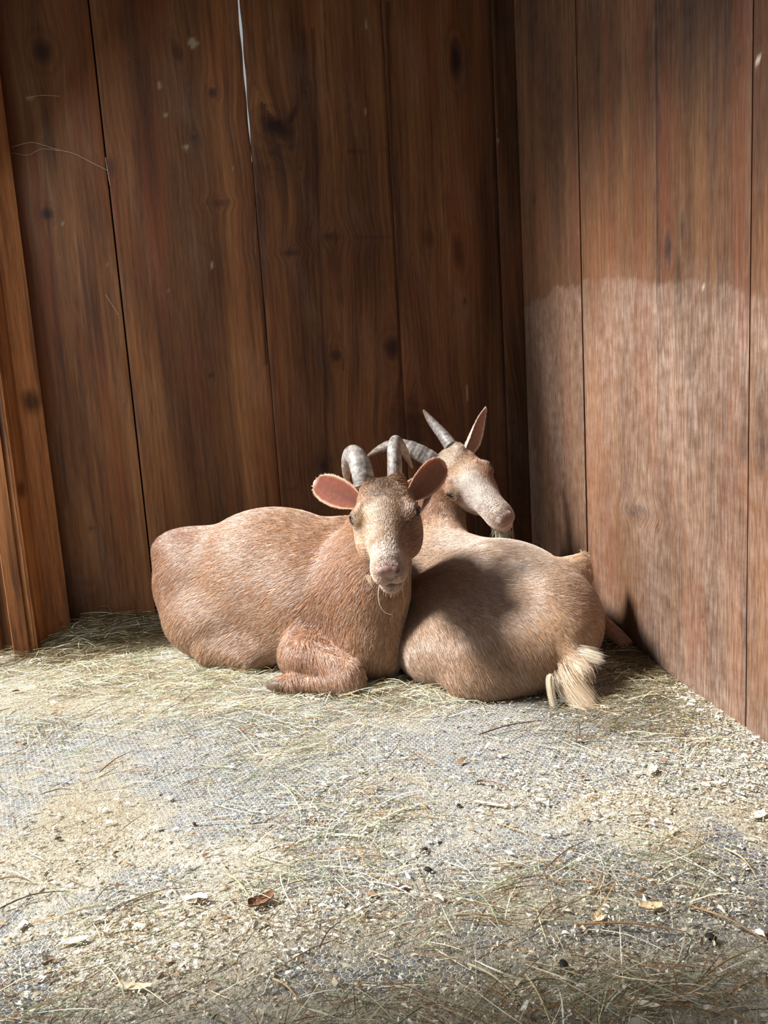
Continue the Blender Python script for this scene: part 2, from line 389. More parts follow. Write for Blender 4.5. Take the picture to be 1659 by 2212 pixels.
# ------------------------------------------------------------------ left jamb boards
def box_board(name, A, B, thick, z0, z1, tone, seed, knots=(), back=None, kind='structure', rot=0):
    """upright board with its front bottom edge from A to B on the floor"""
    A = np.array(A[:2].tolist() + [0]); B = np.array(B[:2].tolist() + [0]); d = B - A; w = np.linalg.norm(d); d = d / w
    n = np.array([-d[1], d[0], 0]); n = n if np.dot(n, np.array([0, -1, 0])) > 0 else -n
    nu, nv = 14, 260
    u = np.linspace(0, w, nu + 1); v = np.linspace(z0, z1, nv + 1)
    Vs, Qs, WC, WD, WT = [], [], [], [], []; off = 0
    up = np.array([0, 0, 1.])
    def panel(o, du, wu, flip, ush):
        nonlocal off
        uu = np.linspace(0, wu, nu + 1); U, Vv = np.meshgrid(uu, v, indexing='ij')
        p = o + U[..., None] * du + Vv[..., None] * up
        rough = .0012 * smooth_noise(U, Vv, 5, 45, seed * 3 + int(ush * 10))
        p = p + rough[..., None] * n
        idx = np.arange(U.size).reshape(U.shape) + off
        q = np.stack([idx[:-1, :-1], idx[1:, :-1], idx[1:, 1:], idx[:-1, 1:]], -1).reshape(-1, 4)
        if flip: q = q[:, ::-1]
        K = np.zeros_like(U)
        if ush == 0:
            for (ku, kv, r, st) in knots:
                rr = np.sqrt((U - ku) ** 2 + ((Vv - kv) * .8) ** 2) / r + .2 * smooth_noise(U, Vv, 70, 70, int(kv * 99))
                K = np.maximum(K, st * np.clip(1.5 - rr, 0, 1))
        Vs.append(p.reshape(-1, 3)); Qs.append(q); WC.append(np.stack([U + ush, Vv, np.full_like(U, seed)], -1).reshape(-1, 3))
        WD.append(np.stack([tone + .06 * smooth_noise(U, Vv, 30, 3, seed), K, 0 * U], -1).reshape(-1, 3)); WT.append(np.stack([0 * U, .4 * np.clip(smooth_noise(U, Vv, 20, 8, seed + 9), 0, 1), 0 * U], -1).reshape(-1, 3))
        off += U.size
    s = np.dot(np.cross(d, up), n) < 0
    panel(A, d, w, s, 0); panel(A - thick * n, d, w, not s, .5)
    panel(A, -n, thick, not s, .9); panel(B, -n, thick, s, 1.3)
    for z in (z0, z1):
        c = np.array([A + z * up, B + z * up, B - thick * n + z * up, A - thick * n + z * up])
        Vs.append(c); Qs.append(np.array([[0, 1, 2, 3]]) + off); off += 4
        WC.append(np.array([[0, 0, seed], [w, 0, seed], [w, .03, seed], [0, .03, seed]])); WD.append(np.full((4, 3), .5) * [tone * 2, 0, 0]); WT.append(np.zeros((4, 3)))
    o = fast_mesh(name, np.concatenate(Vs), np.concatenate(Qs), mat=WOOD, cols={'wd': np.concatenate(WD), 'wt': np.concatenate(WT)}, vecs={'wc': np.concatenate(WC)})
    return tag(o, kind=kind)
jA, jB, jC = fl(78, 1418), fl(117, 1397), fl(158, 1388)
def zat(px, py, P): return at(px, py, P[1])[2]
box_board('trim_1', jB + np.array([-.004, -.02, 0]), jC, .024, .028, 3.6, .74, 3, knots=[(.045, zat(65, 868, jB), .03, .8), (.05, zat(133, 1342, jC), .0045, 1.3)])
box_board('trim_2', jA, jB, .024, -.005, 3.6, .74, 5, knots=[(.04, zat(55, 1058, jA), .022, .7)])
box_board('trim_lit_edge_1', jA + np.array([-.013, .020, 0]), jA + np.array([-.001, .001, 0]), .01, -.005, 3.6, .9, 7)  # added sliver, angled to catch sun as the neighbouring board's bright chamfer
p3a, p3b = fl(33, 1425), fl(66, 1420)
box_board('trim_4', p3a, p3b, .03, -.005, 3.6, .85, 9)
box_board('trim_lit_edge_2', p3a + np.array([-.014, .022, 0]), p3a + np.array([-.001, .001, 0]), .01, -.005, 3.6, .9, 10)  # second added sliver, the sunlit edge of the post
p4a, p4b = fl(-70, 1412), fl(24, 1416)
box_board('trim_6', p4a + np.array([0, .03, 0]), p4b + np.array([0, .03, 0]), .03, -.005, 3.6, .4, 12)
box_board('sun_leak_filler', jB + np.array([-.01, .0, 0]), jB + np.array([-.005, .13, 0]), .02, -.005, 3.6, .3, 15)  # filler added to stop sun leaking in behind the jamb

nail = simple_mat('rusty_nail', C(50, 30, 24), .6, 300)
# ------------------------------------------------------------------ floor
def floor_material():
    k = NB('honeycomb_rubber_mat')
    p = k.n('ShaderNodeNewGeometry').outputs['Position']
    wob = k.n('ShaderNodeTexNoise'); wob.inputs['Scale'].default_value = 30; k.l(p, wob.inputs['Vector'])
    off = k.vm('MULTIPLY', k.vm('SUBTRACT', wob.outputs[1], (.5, .5, .5)), (.005, .005, 0))
    q = k.vm('ADD', p, off)
    q = k.vm('MULTIPLY', q, (92, 92, 0))
    q = k.vm('ADD', q, (1000, 1000 * 1.7320508, 0))
    r = (1, 1.7320508, 1)
    a = k.vm('SUBTRACT', k.vm('MODULO', q, r), (.5, .8660254, 0))
    b = k.vm('SUBTRACT', k.vm('MODULO', k.vm('SUBTRACT', q, (.5, .8660254, 0)), r), (.5, .8660254, 0))
    a = k.vm('MULTIPLY', a, (1, 1, 0)); b = k.vm('MULTIPLY', b, (1, 1, 0))
    da = k.vm('LENGTH', a, out=1); db = k.vm('LENGTH', b, out=1)
    sel = k.math('LESS_THAN', da, db)
    mx = k.n('ShaderNodeMix', data_type='VECTOR'); k.l(sel, mx.inputs[0]); k.l(b, mx.inputs[4]); k.l(a, mx.inputs[5])
    g = k.vm('ABSOLUTE', mx.outputs[1])
    s = k.n('ShaderNodeSeparateXYZ'); k.l(g, s.inputs[0])
    dd = k.vm('DOT_PRODUCT', g, (.5, .8660254, 0), out=1)
    e = k.math('SUBTRACT', .5, k.math('MAXIMUM', dd, s.outputs[0]))         # 0 at the groove
    groove = k.mr(e, .035, .11, 1, 0)
    n_lo = k.noise(p, 2.6, 5, .6, .6); n_mid = k.noise(p, 14, 5, .65); n_hi = k.noise(p, 260, 3, .7); n_h2 = k.noise(p, 90, 4, .7)
    mat_c = k.mix(k.mr(n_h2, .4, .62), C(88, 91, 96), C(140, 140, 138))
    dusty = k.mix(n_hi, C(176, 168, 148), C(236, 228, 206))
    gr = k.math('MULTIPLY', groove, k.mr(n_mid, .25, .5, .45, 1))
    c = k.mix(gr, mat_c, dusty)
    ca = k.n('ShaderNodeAttribute', attribute_name='cover').outputs['Fac']
    cov = k.mr(k.math('ADD', k.math('ADD', k.math('MULTIPLY', n_lo, .6), k.math('MULTIPLY', n_mid, .36)), k.math('SUBTRACT', ca, .46)), .435, .585, 0, 1, True)
    covn = k.math('MULTIPLY', cov, k.mr(n_h2, .25, .5, .35, 1), clamp=True)
    saw = k.mix(k.mr(n_hi, .3, .7), C(138, 130, 112), C(220, 212, 192))
    saw = k.mix(k.mr(k.noise(p, 1.7, 2), .42, .6), saw, k.mix(k.mr(n_hi, .3, .7), C(116, 104, 84), C(196, 184, 158)))
    c = k.mix(covn, c, saw)
    k.l(c, k.b.inputs['Base Color'])
    k.b.inputs['Roughness'].default_value = .75; k.b.inputs['Specular IOR Level'].default_value = .35
    hh = k.math('ADD', k.math('MULTIPLY', k.math('SUBTRACT', 1, groove), k.math('SUBTRACT', 1, covn)), k.math('MULTIPLY', k.math('ADD', n_hi, n_h2), k.math('ADD', .15, k.math('MULTIPLY', covn, 1.3))))
    k.bump(hh, .8, .004)
    return k.m
FLOORM = floor_material()
FX0, FX1, FY0, FY1 = -3.2, 1.2, -1.6, 3.4
nx, ny = 220, 250
gx, gy = np.meshgrid(np.linspace(FX0, FX1, nx), np.linspace(FY0, FY1, ny), indexing='ij')
gz = .003 * smooth_noise(gx, gy, 5, 5, 11)
gz = gz - gz.max()
gc = np.full(gx.size, .46); gp = np.stack([gx.ravel(), gy.ravel()], -1)
for (px, py, sx_, sy_, am) in ((560, 1720, 170, 90, -.14), (90, 1590, 120, 30, -.08), (1600, 1860, 70, 110, -.16), (1060, 1600, 220, 50, -.14), (1240, 1850, 80, 30, -.12), (60, 2110, 60, 110, -.16), (780, 2130, 160, 60, -.08), (930, 1890, 120, 40, -.08), (1430, 1620, 70, 50, -.12),
                               (100, 1460, 260, 40, .25), (330, 1500, 160, 40, .2), (250, 1750, 160, 50, .10), (330, 1840, 160, 40, .12), (540, 1850, 90, 40, .1), (100, 1850, 130, 60, .12), (1120, 1750, 200, 50, .06), (350, 2080, 250, 80, .14), (1300, 2080, 250, 60, .10), (1630, 1780, 60, 60, .1), (900, 2180, 700, 80, .12), (1400, 2160, 200, 60, .08), (350, 1990, 250, 50, .08), (1200, 1960, 250, 30, .08), (700, 1990, 200, 40, .06)):
    c_ = fl(px, py)[:2]; sX = abs(fl(px + sx_, py)[0] - c_[0]); sY = abs(fl(px, py - sy_)[1] - c_[1])
    gc += am * np.exp(-(((gp[:, 0] - c_[0]) / sX) ** 2 + ((gp[:, 1] - c_[1]) / sY) ** 2))
idx = np.arange(nx * ny).reshape(nx, ny)
q = np.stack([idx[:-1, :-1], idx[1:, :-1], idx[1:, 1:], idx[:-1, 1:]], -1).reshape(-1, 4)
tag(fast_mesh('floor', np.stack([gx, gy, gz], -1).reshape(-1, 3), q, FLOORM, cols={'cover': np.repeat(gc[:, None], 3, 1)}), kind='structure')

# ------------------------------------------------------------------ rest of the shed, outside the frame
PLAIN = simple_mat('shed_timber', C(120, 78, 48), .7, 12)
def plain_box(name, lo, hi):
    lo, hi = np.array(lo), np.array(hi)
    V = [[(lo, hi)[i][0], (lo, hi)[j][1], (lo, hi)[l][2]] for i in (0, 1) for j in (0, 1) for l in (0, 1)]
    Q = [[0, 1, 3, 2], [4, 6, 7, 5], [0, 4, 5, 1], [2, 3, 7, 6], [0, 2, 6, 4], [1, 5, 7, 3]]
    return tag(fast_mesh(name, V, Q, PLAIN, smooth=False), kind='structure')
plain_box('ceiling', (-1.40, -1.6, 3.6), (1.3, 3.5, 3.66))
def multi_box(name, boxes):
    V, Q = [], []
    for lo, hi in boxes:
        k = len(V); V += [[(lo, hi)[i][0], (lo, hi)[j][1], (lo, hi)[l][2]] for i in (0, 1) for j in (0, 1) for l in (0, 1)]
        Q += [[x + k for x in q] for q in ([0, 1, 3, 2], [4, 6, 7, 5], [0, 4, 5, 1], [2, 3, 7, 6], [0, 2, 6, 4], [1, 5, 7, 3])]
    return tag(fast_mesh(name, V, Q, PLAIN, smooth=False), kind='structure')
# unseen side doorway: near wall and header sized to bound the sun, jamb strip
multi_box('wall_left', [((-1.40, -1.6, 0), (-1.34, 0.78, 3.6)), ((-1.72, 2.52, 0), (-1.44, 2.58, 3.6)), ((-1.40, 0.78, 3.5), (-1.34, 2.44, 3.6))])

# ------------------------------------------------------------------ SDF modelling
class SDF:
    def __init__(s, lo, hi, h):
        s.lo = np.array(lo, float); s.h = h
        s.n = np.ceil((np.array(hi) - s.lo) / h).astype(int) + 1
        s.f = np.full(s.n, .08, np.float32); s.ops = []
    def _block(s, lo, hi):
        a = np.clip(np.floor((lo - s.lo) / s.h).astype(int), 0, s.n); b = np.clip(np.ceil((hi - s.lo) / s.h).astype(int) + 1, 0, s.n)
        if np.any(b <= a): return None, None
        ax = [s.lo[i] + s.h * np.arange(a[i], b[i]) for i in range(3)]
        g = np.stack(np.meshgrid(*ax, indexing='ij'), -1).astype(np.float32)
        return (slice(a[0], b[0]), slice(a[1], b[1]), slice(a[2], b[2])), g
    def _comb(s, sl, d, k, sub):
        f = s.f[sl]
        if sub:
            a, b = f, -d; hh = np.clip(.5 - .5 * (b - a) / k, 0, 1)
            s.f[sl] = a * hh + b * (1 - hh) + k * hh * (1 - hh)
            return
        hh = np.clip(.5 + .5 * (f - d) / k, 0, 1)
        s.f[sl] = f * (1 - hh) + d * hh - k * hh * (1 - hh)
    def ell(s, c, r, rot=None, k=.03, sub=False):
        c = np.array(c, float); r = np.array(r, float) * np.ones(3)
        R = np.eye(3) if rot is None else np.array(rot)
        m = r.max() + .09 + k; s.ops.append(('e', c, r, R, k, sub))
        sl, g = s._block(c - m, c + m)
        if sl is None: return
        p = (g - c.astype(np.float32)) @ R.astype(np.float32)          # columns of R are the local axes
        k0 = np.linalg.norm(p / r, axis=-1); k1 = np.linalg.norm(p / r ** 2, axis=-1)
        d = k0 * (k0 - 1) / np.maximum(k1, 1e-6)
        d = np.where(k0 < 1e-3, -r.min(), d)
        s._comb(sl, d, k, sub)
    def cone(s, a, b, ra, rb, k=.03, sub=False):
        a = np.array(a, float); b = np.array(b, float); m = max(ra, rb) + .09 + k; s.ops.append(('c', a, b, ra, rb, k, sub))
        sl, g = s._block(np.minimum(a, b) - m, np.maximum(a, b) + m)
        if sl is None: return
        ab = b - a; t = np.clip(((g - a) @ ab) / (ab @ ab), 0, 1)
        d = np.linalg.norm(g - a - t[..., None] * ab, axis=-1) - (ra + (rb - ra) * t)
        s._comb(sl, d, k, sub)
    def ev(s, P):
        f = np.full(len(P), .08)
        for o in s.ops:
            if o[0] == 'e':
                _, c, r, R, k, sub = o; p = (P - c) @ R
                k0 = np.linalg.norm(p / r, axis=-1); k1 = np.linalg.norm(p / r ** 2, axis=-1); d = k0 * (k0 - 1) / np.maximum(k1, 1e-6)
            else:
                _, a, b, ra, rb, k, sub = o; ab = b - a; t = np.clip(((P - a) @ ab) / (ab @ ab), 0, 1)
                d = np.linalg.norm(P - a - t[..., None] * ab, axis=-1) - (ra + (rb - ra) * t)
            if sub:
                hh = np.clip(.5 - .5 * (-d - f) / k, 0, 1); f = f * hh - d * (1 - hh) + k * hh * (1 - hh)
            else:
                hh = np.clip(.5 + .5 * (f - d) / k, 0, 1); f = f * (1 - hh) + d * hh - k * hh * (1 - hh)
        return f
    def project(s, P, it=4, mx=.004):
        for _ in range(it):
            f = s.ev(P); e = 3e-4
            g = np.stack([(s.ev(P + np.eye(3)[i] * e) - f) / e for i in range(3)], -1)
            st = (f / np.maximum((g ** 2).sum(1), .2))[:, None] * g
            l = np.linalg.norm(st, axis=1, keepdims=True); P = P - st * np.minimum(1, mx / np.maximum(l, 1e-9))
        return P
    def push(s, P, margin=.0012):
        for _ in range(2):
            q = (P - s.lo) / s.h; i = np.clip(np.floor(q).astype(int), 0, s.n - 2); t = q - i
            v = {}
            for a in (0, 1):
                for b in (0, 1):
                    for c in (0, 1): v[a, b, c] = s.f[i[:, 0] + a, i[:, 1] + b, i[:, 2] + c]
            x, y, z = t.T
            def lz(a, b): return v[a, b, 0] * (1 - z) + v[a, b, 1] * z
            f0 = lz(0, 0) * (1 - y) + lz(0, 1) * y; f1 = lz(1, 0) * (1 - y) + lz(1, 1) * y
            d = f0 * (1 - x) + f1 * x
            gx_ = f1 - f0; gy_ = (lz(0, 1) - lz(0, 0)) * (1 - x) + (lz(1, 1) - lz(1, 0)) * x
            gz_ = sum((v[a, b, 1] - v[a, b, 0]) * ((x if a else 1 - x) * (y if b else 1 - y)) for a in (0, 1) for b in (0, 1))
            g = np.stack([gx_, gy_, gz_], -1); g /= np.maximum(np.linalg.norm(g, axis=1, keepdims=True), 1e-6)
            P = P + np.clip(margin - d, 0, .012)[:, None] * g
        return P
    def floor(s, z=0.0):
        zz = s.lo[2] + s.h * np.arange(s.n[2]); d = (z - zz)[None, None, :]
        k = .012; f = s.f; hh = np.clip(.5 - .5 * (d - f) / k, 0, 1)
        s.f = (f * hh + d * (1 - hh) + k * hh * (1 - hh)).astype(np.float32)
    def mesh(s):
        f = s.f; inside = f < 0
        nx, ny, nz = f.shape
        cells = np.zeros((nx - 1, ny - 1, nz - 1), np.int8)
        for i in (0, 1):
            for j in (0, 1):
                for l in (0, 1): cells += inside[i:nx - 1 + i, j:ny - 1 + j, l:nz - 1 + l]
        act = (cells > 0) & (cells < 8)
        ci = np.argwhere(act); idm = np.full(act.shape, -1, np.int32); idm[act] = np.arange(len(ci))
        acc = np.zeros((len(ci), 3)); cnt = np.zeros(len(ci))
        corners = [(i, j, l) for i in (0, 1) for j in (0, 1) for l in (0, 1)]
        vals = {c: f[ci[:, 0] + c[0], ci[:, 1] + c[1], ci[:, 2] + c[2]].astype(float) for c in corners}
        for c in corners:
            for ax in range(3):
                if c[ax] == 1: continue
                c2 = list(c); c2[ax] = 1; c2 = tuple(c2)
                a, b = vals[c], vals[c2]; m = (a < 0) != (b < 0)
                t = np.where(m, a / np.where(m, a - b, 1), 0)
                p = np.array(c, float)[None].repeat(len(ci), 0); p[:, ax] += t
                acc[m] += p[m]; cnt[m] += 1
        V = s.lo + s.h * (ci + acc / cnt[:, None])
        Q = []
        for ax in range(3):
            o1, o2 = (ax + 1) % 3, (ax + 2) % 3
            sl_a = [slice(None)] * 3; sl_b = [slice(None)] * 3
            sl_a[ax] = slice(0, -1); sl_b[ax] = slice(1, None)
            A = inside[tuple(sl_a)]; B = inside[tuple(sl_b)]
            e = np.argwhere(A != B); ok = (e[:, o1] > 0) & (e[:, o2] > 0) & (e[:, o1] < f.shape[o1] - 1) & (e[:, o2] < f.shape[o2] - 1)
            e = e[ok]; sgn = A[tuple(e.T)]
            def cid(d1, d2):
                x = e.copy(); x[:, o1] -= d1; x[:, o2] -= d2; return idm[tuple(x.T)]
            q = np.stack([cid(1, 1), cid(0, 1), cid(0, 0), cid(1, 0)], -1)
            q[~sgn] = q[~sgn][:, ::-1]; Q.append(q)
        Q = np.concatenate(Q); Q = Q[(Q >= 0).all(1)]
        return V, Q

def unit(v): v = np.array(v, float); return v / np.linalg.norm(v)
def frame(n, x):
    n = unit(n); x = np.array(x, float); x = unit(x - (x @ n) * n); z = np.cross(x, n)
    return np.stack([x, n, z], 1)                 # columns: lateral, nose, dorsal

class Head:
    def __init__(s, O, n, x, L): s.O = np.array(O, float); s.R = frame(n, x); s.L = L
    def w(s, p): return s.O + s.L * (s.R @ np.array(p, float))
    def d(s, v): return s.R @ np.array(v, float)
    def local(s, P): return ((P - s.O) @ s.R) / s.L
    def build(s, S, deep=0.0, cw=1.0):
        L = s.L; R = s.R
        e = lambda c, r, k=.06, sub=False, rot=None: S.ell(s.w(c), np.array(r) * L, R if rot is None else R @ rot, k * L, sub)
        e((0, .12, -.12), (.225, .20, .17))
        e((0, .32, -.12), (.240, .25, .155))
        for x in (-1, 1):
            e((x * .205, .395, -.055), (.062, .09, .064), .04)
            e((x * .150 * cw, .36, -.25), (.115 * cw, .27, .17), .07)
            e((x * .12, .02, -.02), (.06, .08, .06), .05)
            e((x * .056, .895, -.185), (.066, .095, .066), .035)
        S.cone(s.w((0, .36, -.145)), s.w((0, .82, -.150)), .190 * L, .118 * L, .08 * L)
        S.cone(s.w((0, .45, -.04)), s.w((0, .88, -.075)), .080 * L, .060 * L, .07 * L)
        S.cone(s.w((0, .30, -.30)), s.w((0, .80, -.280)), .165 * cw * L, .090 * L, .08 * L)
        e((0, .955, -.095), (.078, .050, .056), .025)
        e((0, .885, -.300), (.086, .095, .044), .02)
        e((0, .950, -.282), (.062, .030, .026), .02)
        if deep: e((0, .78, -.19), (.112 * deep, .17, .140 * deep), .05); e((0, .905, -.185), (.100 * deep, .075, .100 * deep), .03)
        for x in (-1, 1):
            e((x * .050, .975, -.100), (.030, .030, .036), .015)
            # nostril, mouth corner and line
            S.cone(s.w((x * .030, 1.012, -.132)), s.w((x * .066, .995, -.100)), .009 * L, .012 * L, .008 * L, True)
            S.cone(s.w((x * .066, .995, -.100)), s.w((x * .088, .955, -.082)), .011 * L, .005 * L, .008 * L, True)
            S.cone(s.w((x * .0, 1.0, -.257)), s.w((x * .06, .965, -.255)), .007 * L, .007 * L, .006 * L, True)
            S.cone(s.w((x * .06, .965, -.255)), s.w((x * .115, .86, -.245)), .007 * L, .008 * L, .006 * L, True)
            S.cone(s.w((x * .115, .86, -.245)), s.w((x * .140, .74, -.235)), .008 * L, .003 * L, .008 * L, True)
            # brow ridge, eye opening, lids
            S.cone(s.w((x * .175, .31, .005)), s.w((x * .222, .41, -.008)), .020 * L, .010 * L, .03 * L)
            S.ell(s.w((x * .268, .430, -.044)), np.array((.034, .045, .032)) * L, R, .008 * L, True)
            S.cone(s.w((x * .22, .45, -.10)), s.w((x * .175, .54, -.125)), .008 * L, .004 * L, .012 * L, True)
        S.cone(s.w((0, 1.012, -.135)), s.w((0, 1.0, -.255)), .004 * L, .006 * L, .008 * L, True)
        for q in range(4):
            S.cone(s.w((-.05, .86 - q * .03, -.012)), s.w((.05, .86 - q * .03, -.012)), .004 * L, .004 * L, .01 * L, True)

def field(P, anchors, sig=None):
    """gaussian-weighted mix of anchor values: (pos, sigma, value)"""
    num = 0; den = 1e-12
    for a in anchors:
        p, sg, v = a[:3]; wt = a[3] if len(a) > 3 else 1.0
        w = wt * np.exp(-((P - np.array(p)) ** 2).sum(-1) / (2 * sg * sg)) + 1e-9
        num = num + w[:, None] * np.array(v, float); den = den + w
    return num / den[:, None]

def fur(name, V, Q, parent, count, dirf, lenf, colf, mat, maskf=None, rad=.0005, seed=1, npts=5, lift=.12, boost=None, pushf=None, clump=.8):
    r = np.random.default_rng(seed)
    A, B, Cc, D = (V[Q[:, i]] for i in range(4))
    nn = np.cross(Cc - A, D - B); ar = np.linalg.norm(nn, axis=1); nrm = nn / np.maximum(ar, 1e-12)[:, None]
    cen = (A + B + Cc + D) / 4
    # only what faces outwards above the floor
    wgt = ar * (cen[:, 2] > .006)
    if maskf is not None: wgt = wgt * maskf(cen)
    # facing-away surfaces get fewer hairs
    vd = cen - CPOS; fc = (nrm * vd).sum(1) / np.linalg.norm(vd, axis=1)
    wgt = wgt * np.where(fc > .3, .25, 1.0)
    if boost is not None: wgt = wgt * boost(cen)
    idx = r.choice(len(Q), size=count, p=wgt / wgt.sum())
    a, b = r.random((2, count, 1))
    P0 = (A[idx] * (1 - a) + B[idx] * a) * (1 - b) + (D[idx] * (1 - a) + Cc[idx] * a) * b
    N = nrm[idx]
    dr = dirf(P0, N)
    # clumping noise: coherent bend of the lie of the coat
    cl = np.stack([smooth_noise(P0[:, 0] * 1, P0[:, 2] + P0[:, 1], 70, 60, seed + i) for i in range(3)], -1)
    cl2 = np.stack([smooth_noise(P0[:, 0] * 1, P0[:, 2] + P0[:, 1], 160, 150, seed + 9 + i) for i in range(3)], -1)
    dr = dr + clump * (.45 * cl + .35 * cl2 + .14 * r.normal(size=dr.shape))
    dr = dr - (dr * N).sum(1, keepdims=True) * N
    dr /= np.maximum(np.linalg.norm(dr, axis=1, keepdims=True), 1e-6)
    ln = lenf(P0) * (.7 + .6 * r.random(count))
    lf = lift * (.5 + r.random((count, 1)))
    T = np.linspace(0, 1, npts)
    pts = P0[:, None, :] - .0008 * N[:, None, :] + ln[:, None, None] * (T[None, :, None] * dr[:, None, :] + (lf * (T * (1.35 - .75 * T))[None, :])[..., None] * N[:, None, :])
    if pushf is not None:
        m_ = np.linspace(.0006, .0030, npts - 1)
        for k_ in range(1, npts): pts[:, k_] = pushf(pts[:, k_], m_[k_ - 1])
    pts[..., 2] = np.maximum(pts[..., 2], .002)
    cu = bpy.data.hair_curves.new(name)
    cu.add_curves([npts] * count)
    cu.points.foreach_set('position', pts.astype(np.float32).ravel())
    rr = rad * (.7 + .6 * r.random((count, 1))) * (1.0 - .75 * T ** 2)[None, :]
    cu.points.foreach_set('radius', rr.astype(np.float32).ravel())
    colr = colf(P0, r)
    ca = cu.attributes.new('col', 'FLOAT_COLOR', 'CURVE')
    ca.data.foreach_set('color', np.hstack([colr, np.ones((count, 1))]).astype(np.float32).ravel())
    cu.materials.append(mat)
    return link(bpy.data.objects.new(name, cu), parent)

def strands(name, P, parent, mat, rad, cols):
    """hand-placed locks: P is (n, k, 3)"""
    n, k, _ = P.shape
    cu = bpy.data.hair_curves.new(name); cu.add_curves([k] * n)
    cu.points.foreach_set('position', P.astype(np.float32).ravel())
    T = np.linspace(0, 1, k)
    cu.points.foreach_set('radius', (rad * (1 - .8 * T)[None, :] * np.ones((n, 1))).astype(np.float32).ravel())
    ca = cu.attributes.new('col', 'FLOAT_COLOR', 'CURVE')
    ca.data.foreach_set('color', np.hstack([cols, np.ones((n, 1))]).astype(np.float32).ravel())
    cu.materials.append(mat)
    return link(bpy.data.objects.new(name, cu), parent)

def fur_mat(name):
    k = NB(name); a = k.n('ShaderNodeAttribute', attribute_name='col')
    k.l(a.outputs[0], k.b.inputs['Base Color']); k.b.inputs['Roughness'].default_value = .36
    k.b.inputs['Specular IOR Level'].default_value = .8
    k.b.inputs['Sheen Weight'].default_value = .15
    return k.m
FUR = fur_mat('goat_hair')
def skin_mat(name):
    k = NB(name); a = k.n('ShaderNodeAttribute', attribute_name='col'); tc = k.n('ShaderNodeTexCoord').outputs['Object']
    n = k.noise(tc, 220, 4, .6)
    c = k.mix(1.0, a.outputs[0], k.ramp(n, [(.3, (.8, .78, .76)), (.7, (1.1, 1.1, 1.1))]), 'MULTIPLY')
    k.l(c, k.b.inputs['Base Color']); k.b.inputs['Roughness'].default_value = .5
    k.b.inputs['Specular IOR Level'].default_value = .4; k.bump(n, .3, .0015)
    return k.m
SKIN = skin_mat('goat_skin')

def horn_mat():
    k = NB('horn'); a = k.n('ShaderNodeAttribute', attribute_name='hc').outputs['Vector']
    s = k.n('ShaderNodeSeparateXYZ'); k.l(a, s.inputs[0])
    n = k.noise(k.vm('MULTIPLY', a, (3.5, 17, 1)), 1, 4, .7, .5); n2 = k.noise(k.vm('MULTIPLY', a, (14, 5, 1)), 1, 3)
    c = k.ramp(n, [(.3, C(82, 76, 74)), (.46, C(124, 118, 113)), (.68, C(176, 171, 163))])
    c = k.mix(k.mr(n2, .45, .75, 0, .45), c, C(96, 78, 66))
    c = k.mix(k.mr(s.outputs[1], .55, 1.0, 0, .6), c, C(150, 110, 78))
    k.l(c, k.b.inputs['Base Color']); k.b.inputs['Roughness'].default_value = .48
    k.bump(k.math('ADD', n, k.math('MULTIPLY', n2, .4)), .55, .004)
    return k.m
HORN = horn_mat()
def tube_surface(name, pts, rads, mat, parent, nseg=28, nper=90, flat=.75, ridges=0, side=None):
    pts = np.array(pts, float); t = np.linspace(0, 1, len(pts)); T = np.linspace(0, 1, nper)
    # catmull-rom
    def cr(arr):
        arr = np.array(arr, float); n = len(arr); out = []
        for x in T:
            f = x * (n - 1); i = min(int(f), n - 2); u = f - i
            p0, p1, p2, p3 = arr[max(i - 1, 0)], arr[i], arr[i + 1], arr[min(i + 2, n - 1)]
            out.append(.5 * ((2 * p1) + (-p0 + p2) * u + (2 * p0 - 5 * p1 + 4 * p2 - p3) * u * u + (-p0 + 3 * p1 - 3 * p2 + p3) * u ** 3))
        return np.array(out)
    P = cr(pts); Rr = cr(np.array(rads)[:, None])[:, 0]
    tan = np.gradient(P, axis=0); tan /= np.linalg.norm(tan, axis=1, keepdims=True)
    sd_ = np.array(side if side is not None else (1, 0, 0), float)
    V = []; HC = []
    for i in range(nper):
        s_ = sd_ - (sd_ @ tan[i]) * tan[i]; s_ /= np.linalg.norm(s_); b = np.cross(tan[i], s_)
        r = Rr[i] * (1 + ridges * (math.sin(T[i] * 62 + .7 * math.sin(T[i] * 9)) * .5 + .35 * math.sin(T[i] * 143 + 1)))
        for j in range(nseg):
            a = 2 * math.pi * j / nseg
            kk = 1 + .10 * math.cos(a)
            V.append(P[i] + r * kk * (flat * math.cos(a) * s_ + math.sin(a) * b)); HC.append((abs(j / nseg * 2 - 1), T[i], 0))
    V.append(P[-1] + tan[-1] * Rr[-1] * .8); HC.append((0, 1, 0)); V.append(P[0]); HC.append((0, 0, 0))
    Q = []; Tt = []
    for i in range(nper - 1):
        for j in range(nseg):
            j2 = (j + 1) % nseg
            Q.append((i * nseg + j, i * nseg + j2, (i + 1) * nseg + j2, (i + 1) * nseg + j))
    for j in range(nseg):
        j2 = (j + 1) % nseg
        Tt.append(((nper - 1) * nseg + j, (nper - 1) * nseg + j2, nper * nseg)); Tt.append((j2, j, nper * nseg + 1))
    return fast_mesh(name, V, Q, mat, parent, vecs={'hc': HC}, tris=Tt)

